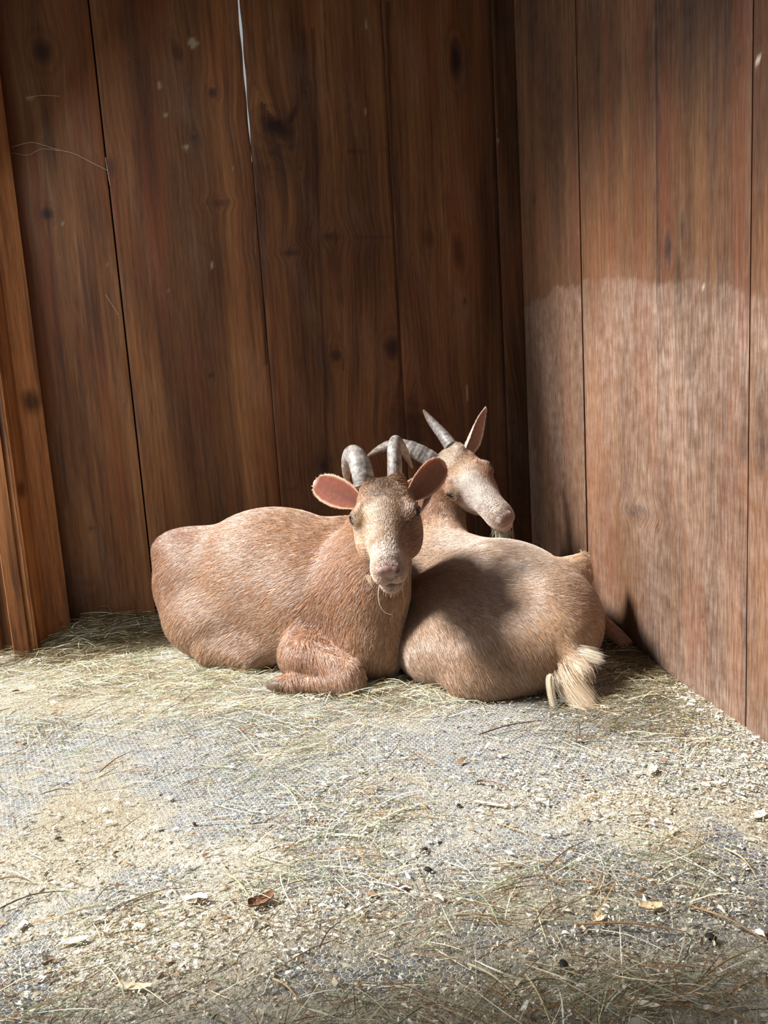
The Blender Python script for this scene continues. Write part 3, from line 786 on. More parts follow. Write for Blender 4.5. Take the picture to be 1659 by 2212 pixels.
def ear(parent, base, tip, face, width, inner, outer, rim, droop=.0, cup=.55, pointed=False):
    """leaf-shaped cupped ear; face = direction the open side looks"""
    base, tip, face = (np.array(v, float) for v in (base, tip, face))
    ax = tip - base; L = np.linalg.norm(ax); ax /= L
    face = unit(face - (face @ ax) * ax); lat = np.cross(ax, face)
    nt, nw = 36, 25
    V = []; Cc = []
    t = np.linspace(0, 1, nt); s = np.linspace(-1, 1, nw)
    W = np.interp(t, [0, .12, .3, .5, .7, .85, .94, 1], [.30, .55, .86, 1, .98, .80, .55, .08] if not pointed else [.45, .8, 1, .95, .70, .42, .24, .03]) * width / 2
    for side in (0, 1):
        for i in range(nt):
            cp = cup * (1 - .65 * t[i])
            for j in range(nw):
                a = s[j] * (1.25 * cp + .15)
                x = W[i] * (math.sin(a) / math.sin(1.25 * cp + .15)); d = W[i] * (1 - math.cos(a)) * 1.05
                th = .0035 * (1 - abs(s[j]) ** 3) * (1 - .6 * t[i]) + .0008
                p = base + ax * (t[i] * L) + lat * x + face * (d + .10 * L * (t[i] ** 2) * droop) - face * (th * side) - face * .004
                V.append(p)
                e = max(abs(s[j]), abs(t[i] * 1.02))
                rimw = np.clip((abs(s[j]) - .8) / .18, 0, 1) if side == 0 else 0
                rimw = max(rimw, np.clip((t[i] - .92) / .07, 0, 1))
                base_c = np.array(inner if side == 0 else outer)
                if side == 0: base_c = base_c * (1.0 - .55 * (1 - abs(s[j])) * (1 - t[i]) ** .7)  # shade inside the cup painted in, darkest at its base
                Cc.append(base_c * (1 - rimw) + np.array(rim) * rimw)
    n1 = nt * nw; Q = []
    for i in range(nt - 1):
        for j in range(nw - 1):
            a = i * nw + j; Q.append((a, a + 1, a + nw + 1, a + nw)); b = a + n1; Q.append((b, b + nw, b + nw + 1, b + 1))
    for i in range(nt - 1):
        for j in (0, nw - 1):
            a = i * nw + j; Q.append((a, a + nw, a + nw + n1, a + n1) if j == 0 else (a, a + n1, a + nw + n1, a + nw))
    for j in range(nw - 1):
        a = (nt - 1) * nw + j; Q.append((a, a + 1, a + 1 + n1, a + n1))
    o = fast_mesh('ear', V, Q, EARM, parent, cols={'col': Cc})
    # short hair at the rim and on the back
    Vn = np.array(V); r = np.random.default_rng(int(L * 1e4)); n = 1500
    ii = r.integers(1, nt - 1, n); jj = r.integers(0, nw, n); rimsel = r.random(n) < .35
    jj = np.where(rimsel, np.where(r.random(n) < .5, 0, nw - 1), jj)
    root = Vn[n1 + ii * nw + jj] + .001 * r.normal(size=(n, 3))
    latd = np.sign(jj - nw / 2)[:, None] * lat
    dr = ax * .9 + np.where(rimsel[:, None], .22 * latd, -face * .15) + .15 * r.normal(size=(n, 3))
    dr /= np.linalg.norm(dr, axis=1, keepdims=True)
    P = root[:, None, :] + dr[:, None, :] * (np.linspace(0, 1, 3) * 1.0)[None, :, None] * (.003 + .003 * r.random((n, 1, 1)))
    cc = np.where(rimsel[:, None], np.array(rim), np.array(outer)) * (.8 + .4 * r.random((n, 1)))
    strands('ear_hair', P, o, FUR, .0003, cc)
    return o
def ear_mat():
    k = NB('ear_skin'); a = k.n('ShaderNodeAttribute', attribute_name='col'); tc = k.n('ShaderNodeTexCoord').outputs['Object']
    n = k.noise(tc, 90, 4, .6); c = k.mix(1.0, a.outputs[0], k.ramp(n, [(.3, (.82, .8, .8)), (.7, (1.1, 1.1, 1.1))]), 'MULTIPLY')
    k.l(c, k.b.inputs['Base Color']); k.b.inputs['Roughness'].default_value = .55
    k.b.inputs['Subsurface Weight'].default_value = .15; k.b.inputs['Subsurface Radius'].default_value = (.012, .004, .002); k.b.inputs['Subsurface Scale'].default_value = .6
    k.bump(n, .25, .002)
    return k.m
EARM = ear_mat()

def eye_mat():
    k = NB('goat_eye'); a = k.n('ShaderNodeAttribute', attribute_name='col')
    k.l(a.outputs[0], k.b.inputs['Base Color']); k.b.inputs['Roughness'].default_value = .18
    k.b.inputs['Specular IOR Level'].default_value = .4
    return k.m
EYEM = eye_mat()
def eyeball(parent, H, sx, iris):
    c = H.w((sx * .228, .408, -.048)); r = .046 * H.L
    ax = unit(H.d((sx, .55, .15))); fwd = unit(H.d((0, 1, 0)) - (H.d((0, 1, 0)) @ ax) * ax); upv = np.cross(ax, fwd)
    n, m = 24, 32; V = []; Cc = []
    for i in range(n + 1):
        th = math.pi * i / n
        for j in range(m):
            ph = 2 * math.pi * j / m
            l = math.cos(th); a = math.sin(th) * math.cos(ph); b = math.sin(th) * math.sin(ph)
            V.append(c + r * (l * ax + a * fwd + b * upv))
            if th < .62 and abs(b) < .17: col = C(8, 6, 8)
            elif th < .90: col = iris
            else: col = C(16, 10, 10)
            Cc.append(col)
    Q = [(i * m + j, i * m + (j + 1) % m, (i + 1) * m + (j + 1) % m, (i + 1) * m + j) for i in range(n) for j in range(m)]
    o = fast_mesh('eye', V, Q, EYEM, parent, cols={'col': Cc})
    # eyelid rim
    lid = []
    for j in range(41):
        ph = 2 * math.pi * j / 40
        lid.append(c + r * (.45 * ax + 1.0 * math.cos(ph) * fwd + .72 * math.sin(ph) * upv))
    tube_surface('eyelid', lid, [r * .22] * 41, LID, o, nseg=10, nper=60, flat=1.0, side=ax)
    return o
LID = simple_mat('eyelid_skin', C(70, 42, 36), .5, 200)
HOOF = simple_mat('hoof_horn', C(90, 70, 54), .5, 120, bump=.3)

def head_mask(H, V):
    """1 where hair grows: not on nose leather, lips' edge, inside mouth"""
    l = H.local(V)
    nose = 1.0 * (((l[:, 0]) / .092) ** 2 + ((l[:, 1] - 1.0) / .06) ** 2 + ((l[:, 2] + .108) / .062) ** 2 < 1)
    mouth = 1.0 * ((np.abs(l[:, 0]) < .12) & (l[:, 1] > .84) & (np.abs(l[:, 2] + .257) < .014))
    eye = np.exp(-(((np.abs(l[:, 0]) - .25) / .05) ** 2 + ((l[:, 1] - .43) / .055) ** 2 + ((l[:, 2] + .046) / .04) ** 2))
    return np.clip(1 - 1.6 * nose - mouth - 2.2 * eye, 0.0, 1)

def smooth_mesh(V, Q, it=2):
    n = len(V); E_ = np.concatenate([Q[:, [0, 1]], Q[:, [1, 2]], Q[:, [2, 3]], Q[:, [3, 0]]])
    deg = np.bincount(E_.ravel(), minlength=n).astype(float)
    for _ in range(it):
        acc = np.zeros_like(V)
        for a in range(3):
            acc[:, a] = np.bincount(E_[:, 0], V[E_[:, 1], a], n) + np.bincount(E_[:, 1], V[E_[:, 0], a], n)
        V = .5 * V + .5 * acc / deg[:, None]
    return V

def subdivide(V, Q, mask):
    A = Q[mask]; B = Q[~mask]
    E_ = np.concatenate([np.sort(A[:, [i, (i + 1) % 4]], 1) for i in range(4)])
    key = E_[:, 0].astype(np.int64) * len(V) + E_[:, 1]
    uq, first, inv = np.unique(key, return_index=True, return_inverse=True)
    M = (V[E_[first, 0]] + V[E_[first, 1]]) / 2; n = len(A); m = [inv[i * n:(i + 1) * n] + len(V) for i in range(4)]
    F = V[A].mean(1); fi = np.arange(n) + len(V) + len(M)
    N = np.concatenate([np.stack([A[:, i], m[i], fi, m[i - 1]], 1) for i in range(4)])
    return np.concatenate([V, M, F]), np.concatenate([B, N])
def refine_head(S, H, V, Q):
    for it, lo in ((0, .0), (1, .22)):
        l = H.local(V[Q].mean(1))
        mask = (l[:, 1] > lo) & (l[:, 1] < 1.2) & (np.abs(l[:, 0]) < .42) & (l[:, 2] > -.5) & (l[:, 2] < .3)
        V, Q = subdivide(V, Q, mask)
        l = H.local(V); sel = (l[:, 1] > lo - .03) & (l[:, 1] < 1.2) & (np.abs(l[:, 0]) < .44) & (np.abs(l[:, 2]) < .52)
        V[sel] = S.project(V[sel], 2 if it == 0 else 3)
    return V, Q

def rotz(a):
    c, s_ = math.cos(a), math.sin(a); return np.array([[c, -s_, 0], [s_, c, 0], [0, 0, 1.]])

def goat_root(name, loc, label):
    o = bpy.data.objects.new(name, None); o.empty_display_size = .1; COL.objects.link(o)
    tag(o, label, 'goat'); return o

def head_dir(H):
    """lie of the hair on the head: from the nose up and outwards"""
    out = []
    for lp, d, sg in [((0, .8, -.05), (0, -1, .1), .14), ((0, .5, 0), (0, -1, .2), .14), ((.1, .4, 0), (.6, -.8, 0), .1), ((-.1, .4, 0), (-.6, -.8, 0), .1),
                      ((0, .15, .05), (.0, .5, .6), .12), ((.15, .5, -.2), (.3, -.9, -.5), .14), ((-.15, .5, -.2), (-.3, -.9, -.5), .14),
                      ((.2, .2, -.3), (.1, -.5, -.8), .15), ((-.2, .2, -.3), (-.1, -.5, -.8), .15), ((0, .9, -.3), (0, -.6, -.7), .1)]:
        out.append((H.w(lp), sg * H.L, H.d(d), 3.0))
    return out

SIMPLE_TEST = False
def finish_goat(root, S, H, colors, dirs, lens, nfur, seed, jit, clump=.8, rad=.0005):
    V, Q = S.mesh(); V = smooth_mesh(V, Q, 2); V, Q = refine_head(S, H, V, Q)
    base = field(V, colors)
    body = fast_mesh('body', V, Q, SKIN, root, cols={'col': base * .85})
    def cf(P, r):
        c = field(P, colors)
        hm = H.local(P); onhead = ((hm[:, 1] > -.1) & (np.abs(hm[:, 0]) < .35) & (hm[:, 1] < 1.1) & (np.abs(hm[:, 2]) < .5))[:, None]
        n = (.6 + .75 * r.random((len(P), 1)))
        wh = (r.random((len(P), 1)) < np.where(onhead, .14, jit)) * (.25 + .45 * r.random((len(P), 1)))
        c = c * .80 * n * (1 + .14 * smooth_noise(P[:, 0], P[:, 2] + P[:, 1], 55, 50, seed + 4)[:, None])
        return np.clip(c * (1 - wh) + np.array(C(228, 214, 206)) * wh, 0, 1)
    def df(P, N): return field(P, dirs)
    def lf(P): return field(P, lens)[:, 0]
    fur('coat', V, Q, body, nfur, df, lf, cf, FUR, lambda c: head_mask(H, c), seed=seed, pushf=S.push, clump=clump, rad=rad,
        boost=lambda c: 1 + 2.2 * ((H.local(c)[:, 1] > -.05) & (np.abs(H.local(c)[:, 0]) < .4) & (H.local(c)[:, 1] < 1.1) & (np.abs(H.local(c)[:, 2]) < .5)))
    return body, V, Q

# ------------------------------------------------------------------ goat 1 (front, looking at us)
g1 = goat_root('goat', (-.4, 2.3, 0), 'reddish tan horned goat lying in front, facing the camera with its pink ears spread')
H1 = Head((.002, 2.005, .606), (-.012, -.865, -.49), (-.99, .0, -.115), .352)
S1 = SDF((-.95, 1.66, -.01), (.26, 2.80, .72), .0042)
yaw = rotz(math.radians(-26))
S1.ell((-.38, 2.38, .230), (.35, .215, .268), yaw, .06)
S1.ell((-.22, 2.26, .20), (.23, .19, .225), yaw, .06)
S1.ell((-.66, 2.50, .225), (.185, .17, .205), yaw, .06)
S1.ell((-.765, 2.54, .355), (.07, .065, .05), yaw, .08)
S1.ell((-.62, 2.36, .12), (.17, .12, .12), yaw, .06)
S1.ell((-.50, 2.27, .055), (.15, .08, .06), yaw, .05)
S1.ell((-.12, 2.29, .33), (.12, .12, .13), yaw, .07)
S1.ell((-.09, 2.14, .20), (.125, .13, .20), None, .06)
S1.ell((-.06, 2.07, .14), (.10, .10, .14), None, .06)
S1.cone((-.085, 2.14, .28), (.0, 2.085, .50), .125, .086, .07)
S1.cone((-.03, 2.06, .28), (.0, 2.03, .45), .085, .07, .06)
# folded foreleg
S1.ell((-.268, 2.07, .082), (.080, .075, .080), rotz(-.3), .035)
S1.cone((-.25, 2.03, .085), (-.135, 1.965, .050), .062, .042, .03)
S1.cone((-.135, 1.962, .048), (-.12, 1.955, .036), .042, .036, .02)
S1.cone((-.14, 1.945, .034), (-.285, 1.985, .030), .030, .024, .014)
S1.cone((-.285, 1.985, .030), (-.325, 2.0, .03), .028, .022, .012)
# far foreleg, folded the same way on the other side of the chest
S1.cone((.0, 2.10, .08), (-.02, 2.06, .05), .05, .036, .03)
# stifle and hind foot on the ground
S1.cone((-.60, 2.27, .05), (-.46, 2.20, .03), .05, .028, .03)
H1.build(S1)
S1.floor(.0)
red, lt, pale = C(196, 128, 84), C(214, 158, 118), C(226, 190, 158)
cols1 = [((-.75, 2.5, .35), .14, C(164, 114, 74)), ((-.82, 2.5, .12), .09, C(170, 114, 72)), ((-.4, 2.3, .42), .2, C(180, 134, 94)), ((-.4, 2.15, .2), .2, C(186, 140, 102)),
         ((-.6, 2.3, .05), .12, C(196, 156, 120)), ((-.3, 2.1, .03), .08, C(186, 146, 108)), ((-.1, 2.1, .3), .12, C(178, 122, 80)), ((0, 2.0, .2), .08, C(190, 148, 106)),
         ((0, 1.98, .08), .08, C(182, 136, 98)), ((-.25, 2.0, .12), .07, C(174, 120, 88)), ((-.15, 1.94, .04), .05, C(196, 158, 132)), ((-.31, 1.98, .02), .03, C(140, 84, 54)),
         (H1.w((0, .45, .03)), .05, C(164, 132, 98)), (H1.w((.2, .3, -.1)), .05, C(176, 130, 84)), (H1.w((-.2, .3, -.1)), .05, C(150, 102, 66)), (H1.w((0, .12, .05)), .03, C(150, 114, 80)),  # side light painted into the face: picture-left lighter, picture-right darker
         (H1.w((.10, .5, -.05)), .03, C(206, 180, 144)), (H1.w((.0, .26, .06)), .020, C(92, 68, 48), 2.2), (H1.w((.02, .10, .07)), .018, C(110, 82, 58), 2.), (H1.w((-.06, .22, .06)), .02, C(134, 102, 72), 1.2), (H1.w((0, .66, -.02)), .03, C(170, 134, 98), 1.2),
         (H1.w((0, .86, -.03)), .020, C(222, 206, 190), 2.), (H1.w((0, 1.01, -.105)), .015, C(150, 112, 108), 8.), (H1.w((.05, .95, -.19)), .022, C(214, 186, 164), 3.), (H1.w((-.05, .95, -.19)), .022, C(206, 174, 152), 3.),
         (H1.w((0, .97, -.256)), .006, C(110, 70, 62), 6.), (H1.w((0, .95, -.295)), .013, C(206, 170, 150), 8), (H1.w((.06, .93, -.29)), .014, C(214, 180, 158), 8), (H1.w((-.06, .93, -.29)), .014, C(206, 170, 146), 8), (H1.w((.060, .98, -.105)), .0045, C(50, 30, 28), 9.), (H1.w((-.060, .98, -.105)), .0045, C(50, 30, 28), 9.),
         (H1.w((.26, .42, -.045)), .011, C(50, 32, 26), 8.), (H1.w((-.26, .42, -.045)), .011, C(50, 32, 26), 8.),
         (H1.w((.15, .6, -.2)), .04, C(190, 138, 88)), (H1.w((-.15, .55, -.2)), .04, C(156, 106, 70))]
dirs1 = [((-.4, 2.2, .4), .25, (-.9, .35, -.15)), ((-.4, 2.1, .15), .15, (-.75, .25, -.7)), ((-.75, 2.4, .3), .12, (-.6, .3, -.8)), ((-.6, 2.3, .05), .1, (-.3, .0, -.9)),
         ((-.1, 2.1, .3), .1, (-.25, .1, -1)), ((0, 2.0, .15), .1, (-.1, 0, -1)), ((-.25, 2.0, .1), .08, (.6, -.25, -.8), 1.5), ((-.18, 1.94, .04), .05, (.3, -.2, -.7))] + head_dir(H1)
lens1 = [((-.25, 2.02, .13), .05, (.024,), 2), ((-.4, 2.2, .3), .25, (.026,)), ((-.05, 2.05, .25), .1, (.028,)), ((-.2, 1.98, .08), .08, (.016,)), (H1.w((0, .3, 0)), .06, (.013,), 4), (H1.w((0, .14, .06)), .03, (.026,), 6), (H1.w((0, .75, -.1)), .05, (.009,), 4), (H1.w((0, 1, -.15)), .04, (.004,), 20)]
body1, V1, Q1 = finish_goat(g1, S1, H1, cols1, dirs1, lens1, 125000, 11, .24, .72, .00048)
for sx in (1, -1): eyeball(g1, H1, sx, C(22, 12, 10))
EO1 = C(196, 140, 104)
# ears (sx=+1 is the one on the left of the picture)
ear(g1, H1.w((.18, .16, -.10)), at(677, 1040, 2.02), (.25, -1, .1), .086, C(142, 76, 52), EO1, C(226, 190, 158), cup=.62)
ear(g1, H1.w((-.18, .16, -.10)), at(963, 998, 2.04), (.1, -1, -.15), .084, C(138, 94, 74), EO1, C(214, 176, 148), cup=.75)
# horns
tube_surface('horn', [at(786, 1052, 2.02), at(779, 1015, 2.035), at(766, 985, 2.075), at(752, 990, 2.14), at(748, 1020, 2.19), at(752, 1050, 2.21)],
             [.033, .034, .031, .024, .015, .004], HORN, g1, ridges=.018, flat=.9, side=(.8, -.5, .3))
tube_surface('horn', [at(851, 1048, 2.03), at(851, 1005, 2.035), at(850, 968, 2.06), at(856, 956, 2.12), at(872, 975, 2.2), at(890, 1010, 2.26)],
             [.025, .025, .023, .021, .015, .004], HORN, g1, ridges=.018, flat=.85, side=(1, 0, .1))

def hoof(parent, a, b, r):
    o = None
    for s_ in (-1, 1):
        a2 = np.array(a); b2 = np.array(b); d = unit(b2 - a2); sidev = unit(np.cross(d, (0, 0, 1))) * r * .5 * s_
        tube_surface('hoof', [a2 + sidev, (a2 + b2) / 2 + sidev * 1.1, b2 + sidev], [r * .75, r * .8, r * .35], HOOF, parent, nseg=14, nper=16, flat=.7, side=sidev / r)
hoof(g1, (-.318, 1.995, .024), (-.372, 2.02, .016), .022)

def beard(parent, root, dirv, n, ln, spread, col, name='beard', rad=.0007, bend=(0, 0, 0), seed=3):
    r = np.random.default_rng(seed); k = 6; T = np.linspace(0, 1, k)
    rp = np.array(root) + spread * r.normal(size=(n, 3)) * np.array([1, .6, .3])
    d = np.array(dirv) + .16 * r.normal(size=(n, 3)); L_ = ln * (.5 + .6 * r.random((n, 1, 1)))
    P = rp[:, None, :] + L_ * (T[None, :, None] * d[:, None, :] + (T ** 2)[None, :, None] * (np.array(bend) + .12 * r.normal(size=(n, 1, 3))))
    P[..., 2] = np.maximum(P[..., 2], .003)
    cc = np.array(col) * (.75 + .5 * r.random((n, 1)))
    return strands(name, P, parent, FUR, rad, np.clip(cc, 0, 1))
beard(g1, H1.w((0, .88, -.335)), (0, .05, -1), 26, .028, .008, C(236, 214, 186), rad=.0006)
P = np.array([[at(820, 1262, 1.80), at(817, 1285, 1.80), at(820, 1305, 1.80), at(830, 1322, 1.80), at(846, 1328, 1.80)]])
strands('whisker', P, g1, FUR, .0011, np.array([C(240, 220, 190)]))
beard(g1, at(797, 1243, 1.87), (.35, .1, -.9), 60, .03, .006, C(240, 220, 196), name='cheek_tuft', seed=5)

# ------------------------------------------------------------------ goat 2 (behind, seen from its back, looking right)
g2 = goat_root('goat', (.35, 2.2, 0), 'pale tan horned goat lying behind with a white tail, its head turned to the right')
H2 = Head(at(965, 980, 2.60), (.455, -.66, -.58), (-.82, -.12, -.54), .352)
S2 = SDF((-.02, 1.62, -.01), (.86, 2.92, .78), .0042)
S2.ell((.345, 2.27, .165), (.265, .28, .195), rotz(.0), .05)
S2.ell((.19, 2.15, .135), (.160, .19, .150), rotz(.2), .06)
S2.ell((.20, 2.45, .22), (.17, .18, .155), None, .07)
S2.ell((.175, 2.55, .27), (.10, .12, .10), None, .06)
S2.ell((.47, 2.07, .150), (.155, .19, .165), rotz(.2), .06)
S2.ell((.305, 1.95, .09), (.19, .135, .125), rotz(-.1), .10)
S2.ell((.125, 2.05, .085), (.11, .12, .10), None, .06)
S2.ell((.24, 1.90, .04), (.09, .07, .06), None, .04)
S2.cone((.46, 2.11, .200), (.580, 2.17, .258), .110, .050, .05)
S2.cone((.575, 2.165, .255), (.607, 2.19, .298), .050, .014, .03)
S2.cone((.30, 2.17, .315), (.40, 2.02, .235), .02, .018, .04)
S2.cone((.40, 2.02, .235), (.455, 1.90, .13), .018, .02, .04)
S2.cone((.45, 1.92, .13), (.50, 1.83, .08), .040, .026, .03)
S2.cone((.18, 2.56, .27), (.235, 2.66, .50), .10, .082, .06)
S2.cone((.235, 2.66, .50), H2.w((0, .08, -.15)), .082, .07, .05)
S2.cone((.66, 2.30, .10), (.735, 2.18, .028), .026, .018, .02)
S2.cone((.62, 2.42, .03), (.66, 2.30, .10), .03, .028, .03)
H2.build(S2, 1.0, .80)
S2.floor(.0)
cols2 = [((.30, 2.17, .33), .011, C(214, 176, 120), 2.), ((.35, 2.10, .29), .011, C(214, 176, 120), 2.), ((.375, 2.06, .265), .011, C(214, 176, 120), 2.), ((.40, 2.02, .245), .011, C(214, 176, 120), 2.), ((.43, 1.96, .19), .011, C(214, 176, 120), 2.), ((.4, 2.3, .35), .15, C(206, 180, 156)), ((.2, 2.2, .2), .15, C(180, 146, 118)), ((.3, 1.9, .05), .12, C(180, 142, 108)), ((.6, 2.1, .12), .1, C(180, 132, 96)), ((.1, 2.1, .1), .1, C(184, 150, 122)),
         ((.60, 2.17, .27), .05, C(222, 182, 140), 1.5), ((.47, 2.3, .33), .06, C(238, 226, 212), 1.), ((.53, 1.83, .07), .04, C(236, 220, 196), 2.), ((.46, 1.88, .12), .05, C(204, 160, 116)),  # near-white anchor on the back paints its sunlit top into the coat
         ((.18, 2.6, .4), .1, C(176, 124, 84)), ((.13, 2.5, .33), .06, C(216, 186, 156)), ((.72, 2.2, .05), .06, C(188, 130, 96)),
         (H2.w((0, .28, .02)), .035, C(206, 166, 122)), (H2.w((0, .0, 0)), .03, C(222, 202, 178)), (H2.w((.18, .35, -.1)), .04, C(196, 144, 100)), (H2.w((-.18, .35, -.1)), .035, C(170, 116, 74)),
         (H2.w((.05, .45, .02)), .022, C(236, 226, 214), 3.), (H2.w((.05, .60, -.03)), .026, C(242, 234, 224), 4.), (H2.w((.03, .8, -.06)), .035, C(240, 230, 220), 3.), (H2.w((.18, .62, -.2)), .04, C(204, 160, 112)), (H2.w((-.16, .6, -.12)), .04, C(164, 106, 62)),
         (H2.w((.05, .95, -.19)), .022, C(226, 206, 194), 3.), (H2.w((0, 1.01, -.105)), .015, C(118, 76, 74), 14.), (H2.w((.26, .42, -.045)), .011, C(60, 38, 32), 8.), (H2.w((-.26, .42, -.045)), .011, C(60, 38, 32), 8.), (H2.w((0, .97, -.256)), .006, C(120, 80, 72), 6.), (H2.w((.06, .92, -.29)), .016, C(226, 200, 188), 8.), (H2.w((-.03, .94, -.29)), .016, C(216, 176, 166), 8.), (H2.w((.1, .2, -.4)), .05, C(200, 150, 110))]
dirs2 = [((.2, 2.1, .15), .12, (.55, -.45, -.65)), ((.35, 2.3, .33), .15, (.95, -.35, -.05)), ((.3, 1.9, .1), .1, (.35, -.1, -.8)), ((.55, 2.05, .25), .08, (.8, -.1, .25)), ((.6, 2.18, .25), .05, (.5, -.1, .8), 2),
         ((.62, 2.1, .1), .08, (.3, -.3, -.9)), ((.18, 2.5, .3), .1, (.6, -.6, -.3)), ((.2, 2.6, .4), .1, (-.1, 0, -1)), ((.5, 1.85, .1), .05, (.6, -.4, -.5))] + head_dir(H2)
lens2 = [((.3, 2.1, .2), .25, (.024,)), ((.61, 2.18, .28), .05, (.030,), 2), (H2.w((0, .3, 0)), .06, (.013,), 4), (H2.w((0, .75, -.1)), .05, (.010,), 4), (H2.w((0, 1, -.13)), .045, (.003,), 30)]
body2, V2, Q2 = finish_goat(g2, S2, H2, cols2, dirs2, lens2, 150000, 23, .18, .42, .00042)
for sx in (1, -1): eyeball(g2, H2, sx, C(30, 18, 14))
EO2 = C(212, 180, 160)
ear(g2, H2.w((-.16, .08, -.06)), at(1053, 880, 2.70), (.75, -.65, -.1), .078, C(170, 132, 116), EO2, C(238, 222, 208), cup=.95, pointed=True)
ear(g2, H2.w((.19, .12, -.12)), at(868, 1072, 2.56), (-.1, -1, .2), .085, C(170, 124, 104), EO2, C(226, 200, 180), cup=.7)
tube_surface('horn', [at(944, 1004, 2.60), at(910, 982, 2.60), at(876, 967, 2.61), at(842, 964, 2.64), at(813, 975, 2.67), at(790, 989, 2.70)],
             [.038, .036, .031, .024, .015, .004], HORN, g2, ridges=.04, flat=.85, side=(0, -.3, 1))
tube_surface('horn', [at(975, 968, 2.62), at(960, 946, 2.66), at(943, 925, 2.70), at(927, 905, 2.75), at(915, 887, 2.80)],
             [.030, .027, .022, .016, .006], HORN, g2, ridges=.04, flat=.85, side=(1, -.3, 0))
beard(g2, H2.w((0, .86, -.34)), (.02, .0, -1), 160, .085, .014, C(176, 170, 146), rad=.0007, seed=8)

# tail and the white hair round it
def lock(parent, a, b, c, n, spread, col, seed, name='tail_hair', rad=.0004):
    r = np.random.default_rng(seed); a, b, c = (np.array(v, float) for v in (a, b, c)); k = 7; T = np.linspace(0, 1, k)[None, :, None]
    j0 = spread * r.normal(size=(n, 1, 3)); j1 = spread * .45 * r.normal(size=(n, 1, 3)); sc = (.65 + .35 * r.random((n, 1, 1)))
    P = a + j0 + ((b - a) * 2 * T * (1 - T) + (c - a) * T ** 2) * sc + j1 * T * (1 - .6 * T)
    P[..., 2] = np.maximum(P[..., 2], .003)
    cc = np.array(col) * (.8 + .35 * r.random((n, 1))); return strands(name, P, parent, FUR, rad, np.clip(cc, 0, 1))
tl = lock(g2, at(1215, 1440, 1.86), at(1225, 1480, 1.80), at(1278, 1535, 1.76), 3200, .012, C(214, 190, 160), 1, name='tail')
lock(tl, at(1225, 1470, 1.82), at(1240, 1505, 1.79), at(1275, 1538, 1.76), 2200, .010, C(240, 226, 200), 4)
lock(tl, at(1230, 1415, 1.87), at(1262, 1412, 1.85), at(1296, 1425, 1.84), 1100, .009, C(242, 230, 208), 2)
lock(tl, at(1188, 1462, 1.80), at(1186, 1495, 1.78), at(1196, 1532, 1.765), 400, .0035, C(240, 226, 200), 3)
lock(tl, at(1225, 1425, 1.86), at(1255, 1435, 1.84), at(1262, 1470, 1.81), 1800, .012, C(214, 184, 148), 6)

# ------------------------------------------------------------------ bedding: hay and shavings
GO = [(np.array([-.42, 2.36]), .47, .22, -26), (np.array([.35, 2.2]), .31, .36, 0)]
def ribbons(P0, ang, L_, Wd, bend, cols, r, nseg=6, z=None, pitch=None):
    n = len(P0); T = np.linspace(0, 1, nseg + 1)
    a = ang[:, None] + bend[:, None] * (T - .5)[None, :]
    step = L_[:, None] / nseg
    dx = np.cumsum(np.cos(a) * step, 1); dy = np.cumsum(np.sin(a) * step, 1)
    z0 = (.0015 + .004 * r.random(n))[:, None] if z is None else z[:, None]
    pit = (np.abs(.07 * r.normal(size=n)) if pitch is None else pitch)[:, None]
    zz = z0 + pit * L_[:, None] * np.sin(T * math.pi * (.6 + .4 * r.random((n, 1)))) + .0008
    c = np.stack([P0[:, :1] + dx - dx.mean(1, keepdims=True), P0[:, 1:2] + dy - dy.mean(1, keepdims=True), zz], -1)
    tw = r.random((n, 1)) * math.pi + 1.5 * T[None, :] * r.normal(size=(n, 1))
    side = np.stack([-np.sin(a) * np.cos(tw), np.cos(a) * np.cos(tw), np.sin(tw) * .8], -1)
    w = Wd[:, None, None] * .5 * (1 - .55 * T ** 3)[None, :, None]
    Vv = np.stack([c - side * w, c + side * w], 2); Vv[..., 2] = np.maximum(Vv[..., 2], .0006)
    m = nseg + 1; base = np.arange(n)[:, None] * (2 * m) + (np.arange(nseg) * 2)[None, :]
    Q = np.stack([base, base + 1, base + 3, base + 2], -1).reshape(-1, 4)
    return Vv.reshape(-1, 3), Q, np.repeat(cols, 2 * m, 0)

def inside(V):
    for nn_ in (BN, RN):
        t_ = (V - CORNER) @ nn_; V = V - np.minimum(t_ - .012, 0)[:, None] * nn_
    return V
def sample_density(dens, n, r, box=(-1.42, .9, .55, 3.1)):
    out = []
    while sum(len(o) for o in out) < n:
        p = np.stack([r.uniform(box[0], box[1], n * 3), r.uniform(box[2], box[3], n * 3)], -1)
        keep = r.random(len(p)) < dens(p)
        # behind the back wall or right wall
        b = (p - CORNER[:2]) @ BN[:2]; q_ = (p - CORNER[:2]) @ RN[:2]
        keep &= (b > .012) & (q_ > .012)
        out.append(p[keep])
    return np.concatenate(out)[:n]
def blob(p, px, py, sx, sy, amp):
    c = fl(px, py)[:2]; c2 = fl(px + sx, py)[:2]; c3 = fl(px, py - sy)[:2]
    sX = abs(c2[0] - c[0]); sY = abs(c3[1] - c[1])
    return amp * np.exp(-(((p[:, 0] - c[0]) / sX) ** 2 + ((p[:, 1] - c[1]) / sY) ** 2))
def in_view(p):
    v = np.stack([p[:, 0], p[:, 1], np.zeros(len(p))], -1) - CPOS; c = v @ CM
    x = c[:, 0] / c[:, 2] * FPX + CX; y = c[:, 1] / c[:, 2] * FPX + CY
    return (x > -80) & (x < 1740) & (y < 2290) & (c[:, 2] > .1)
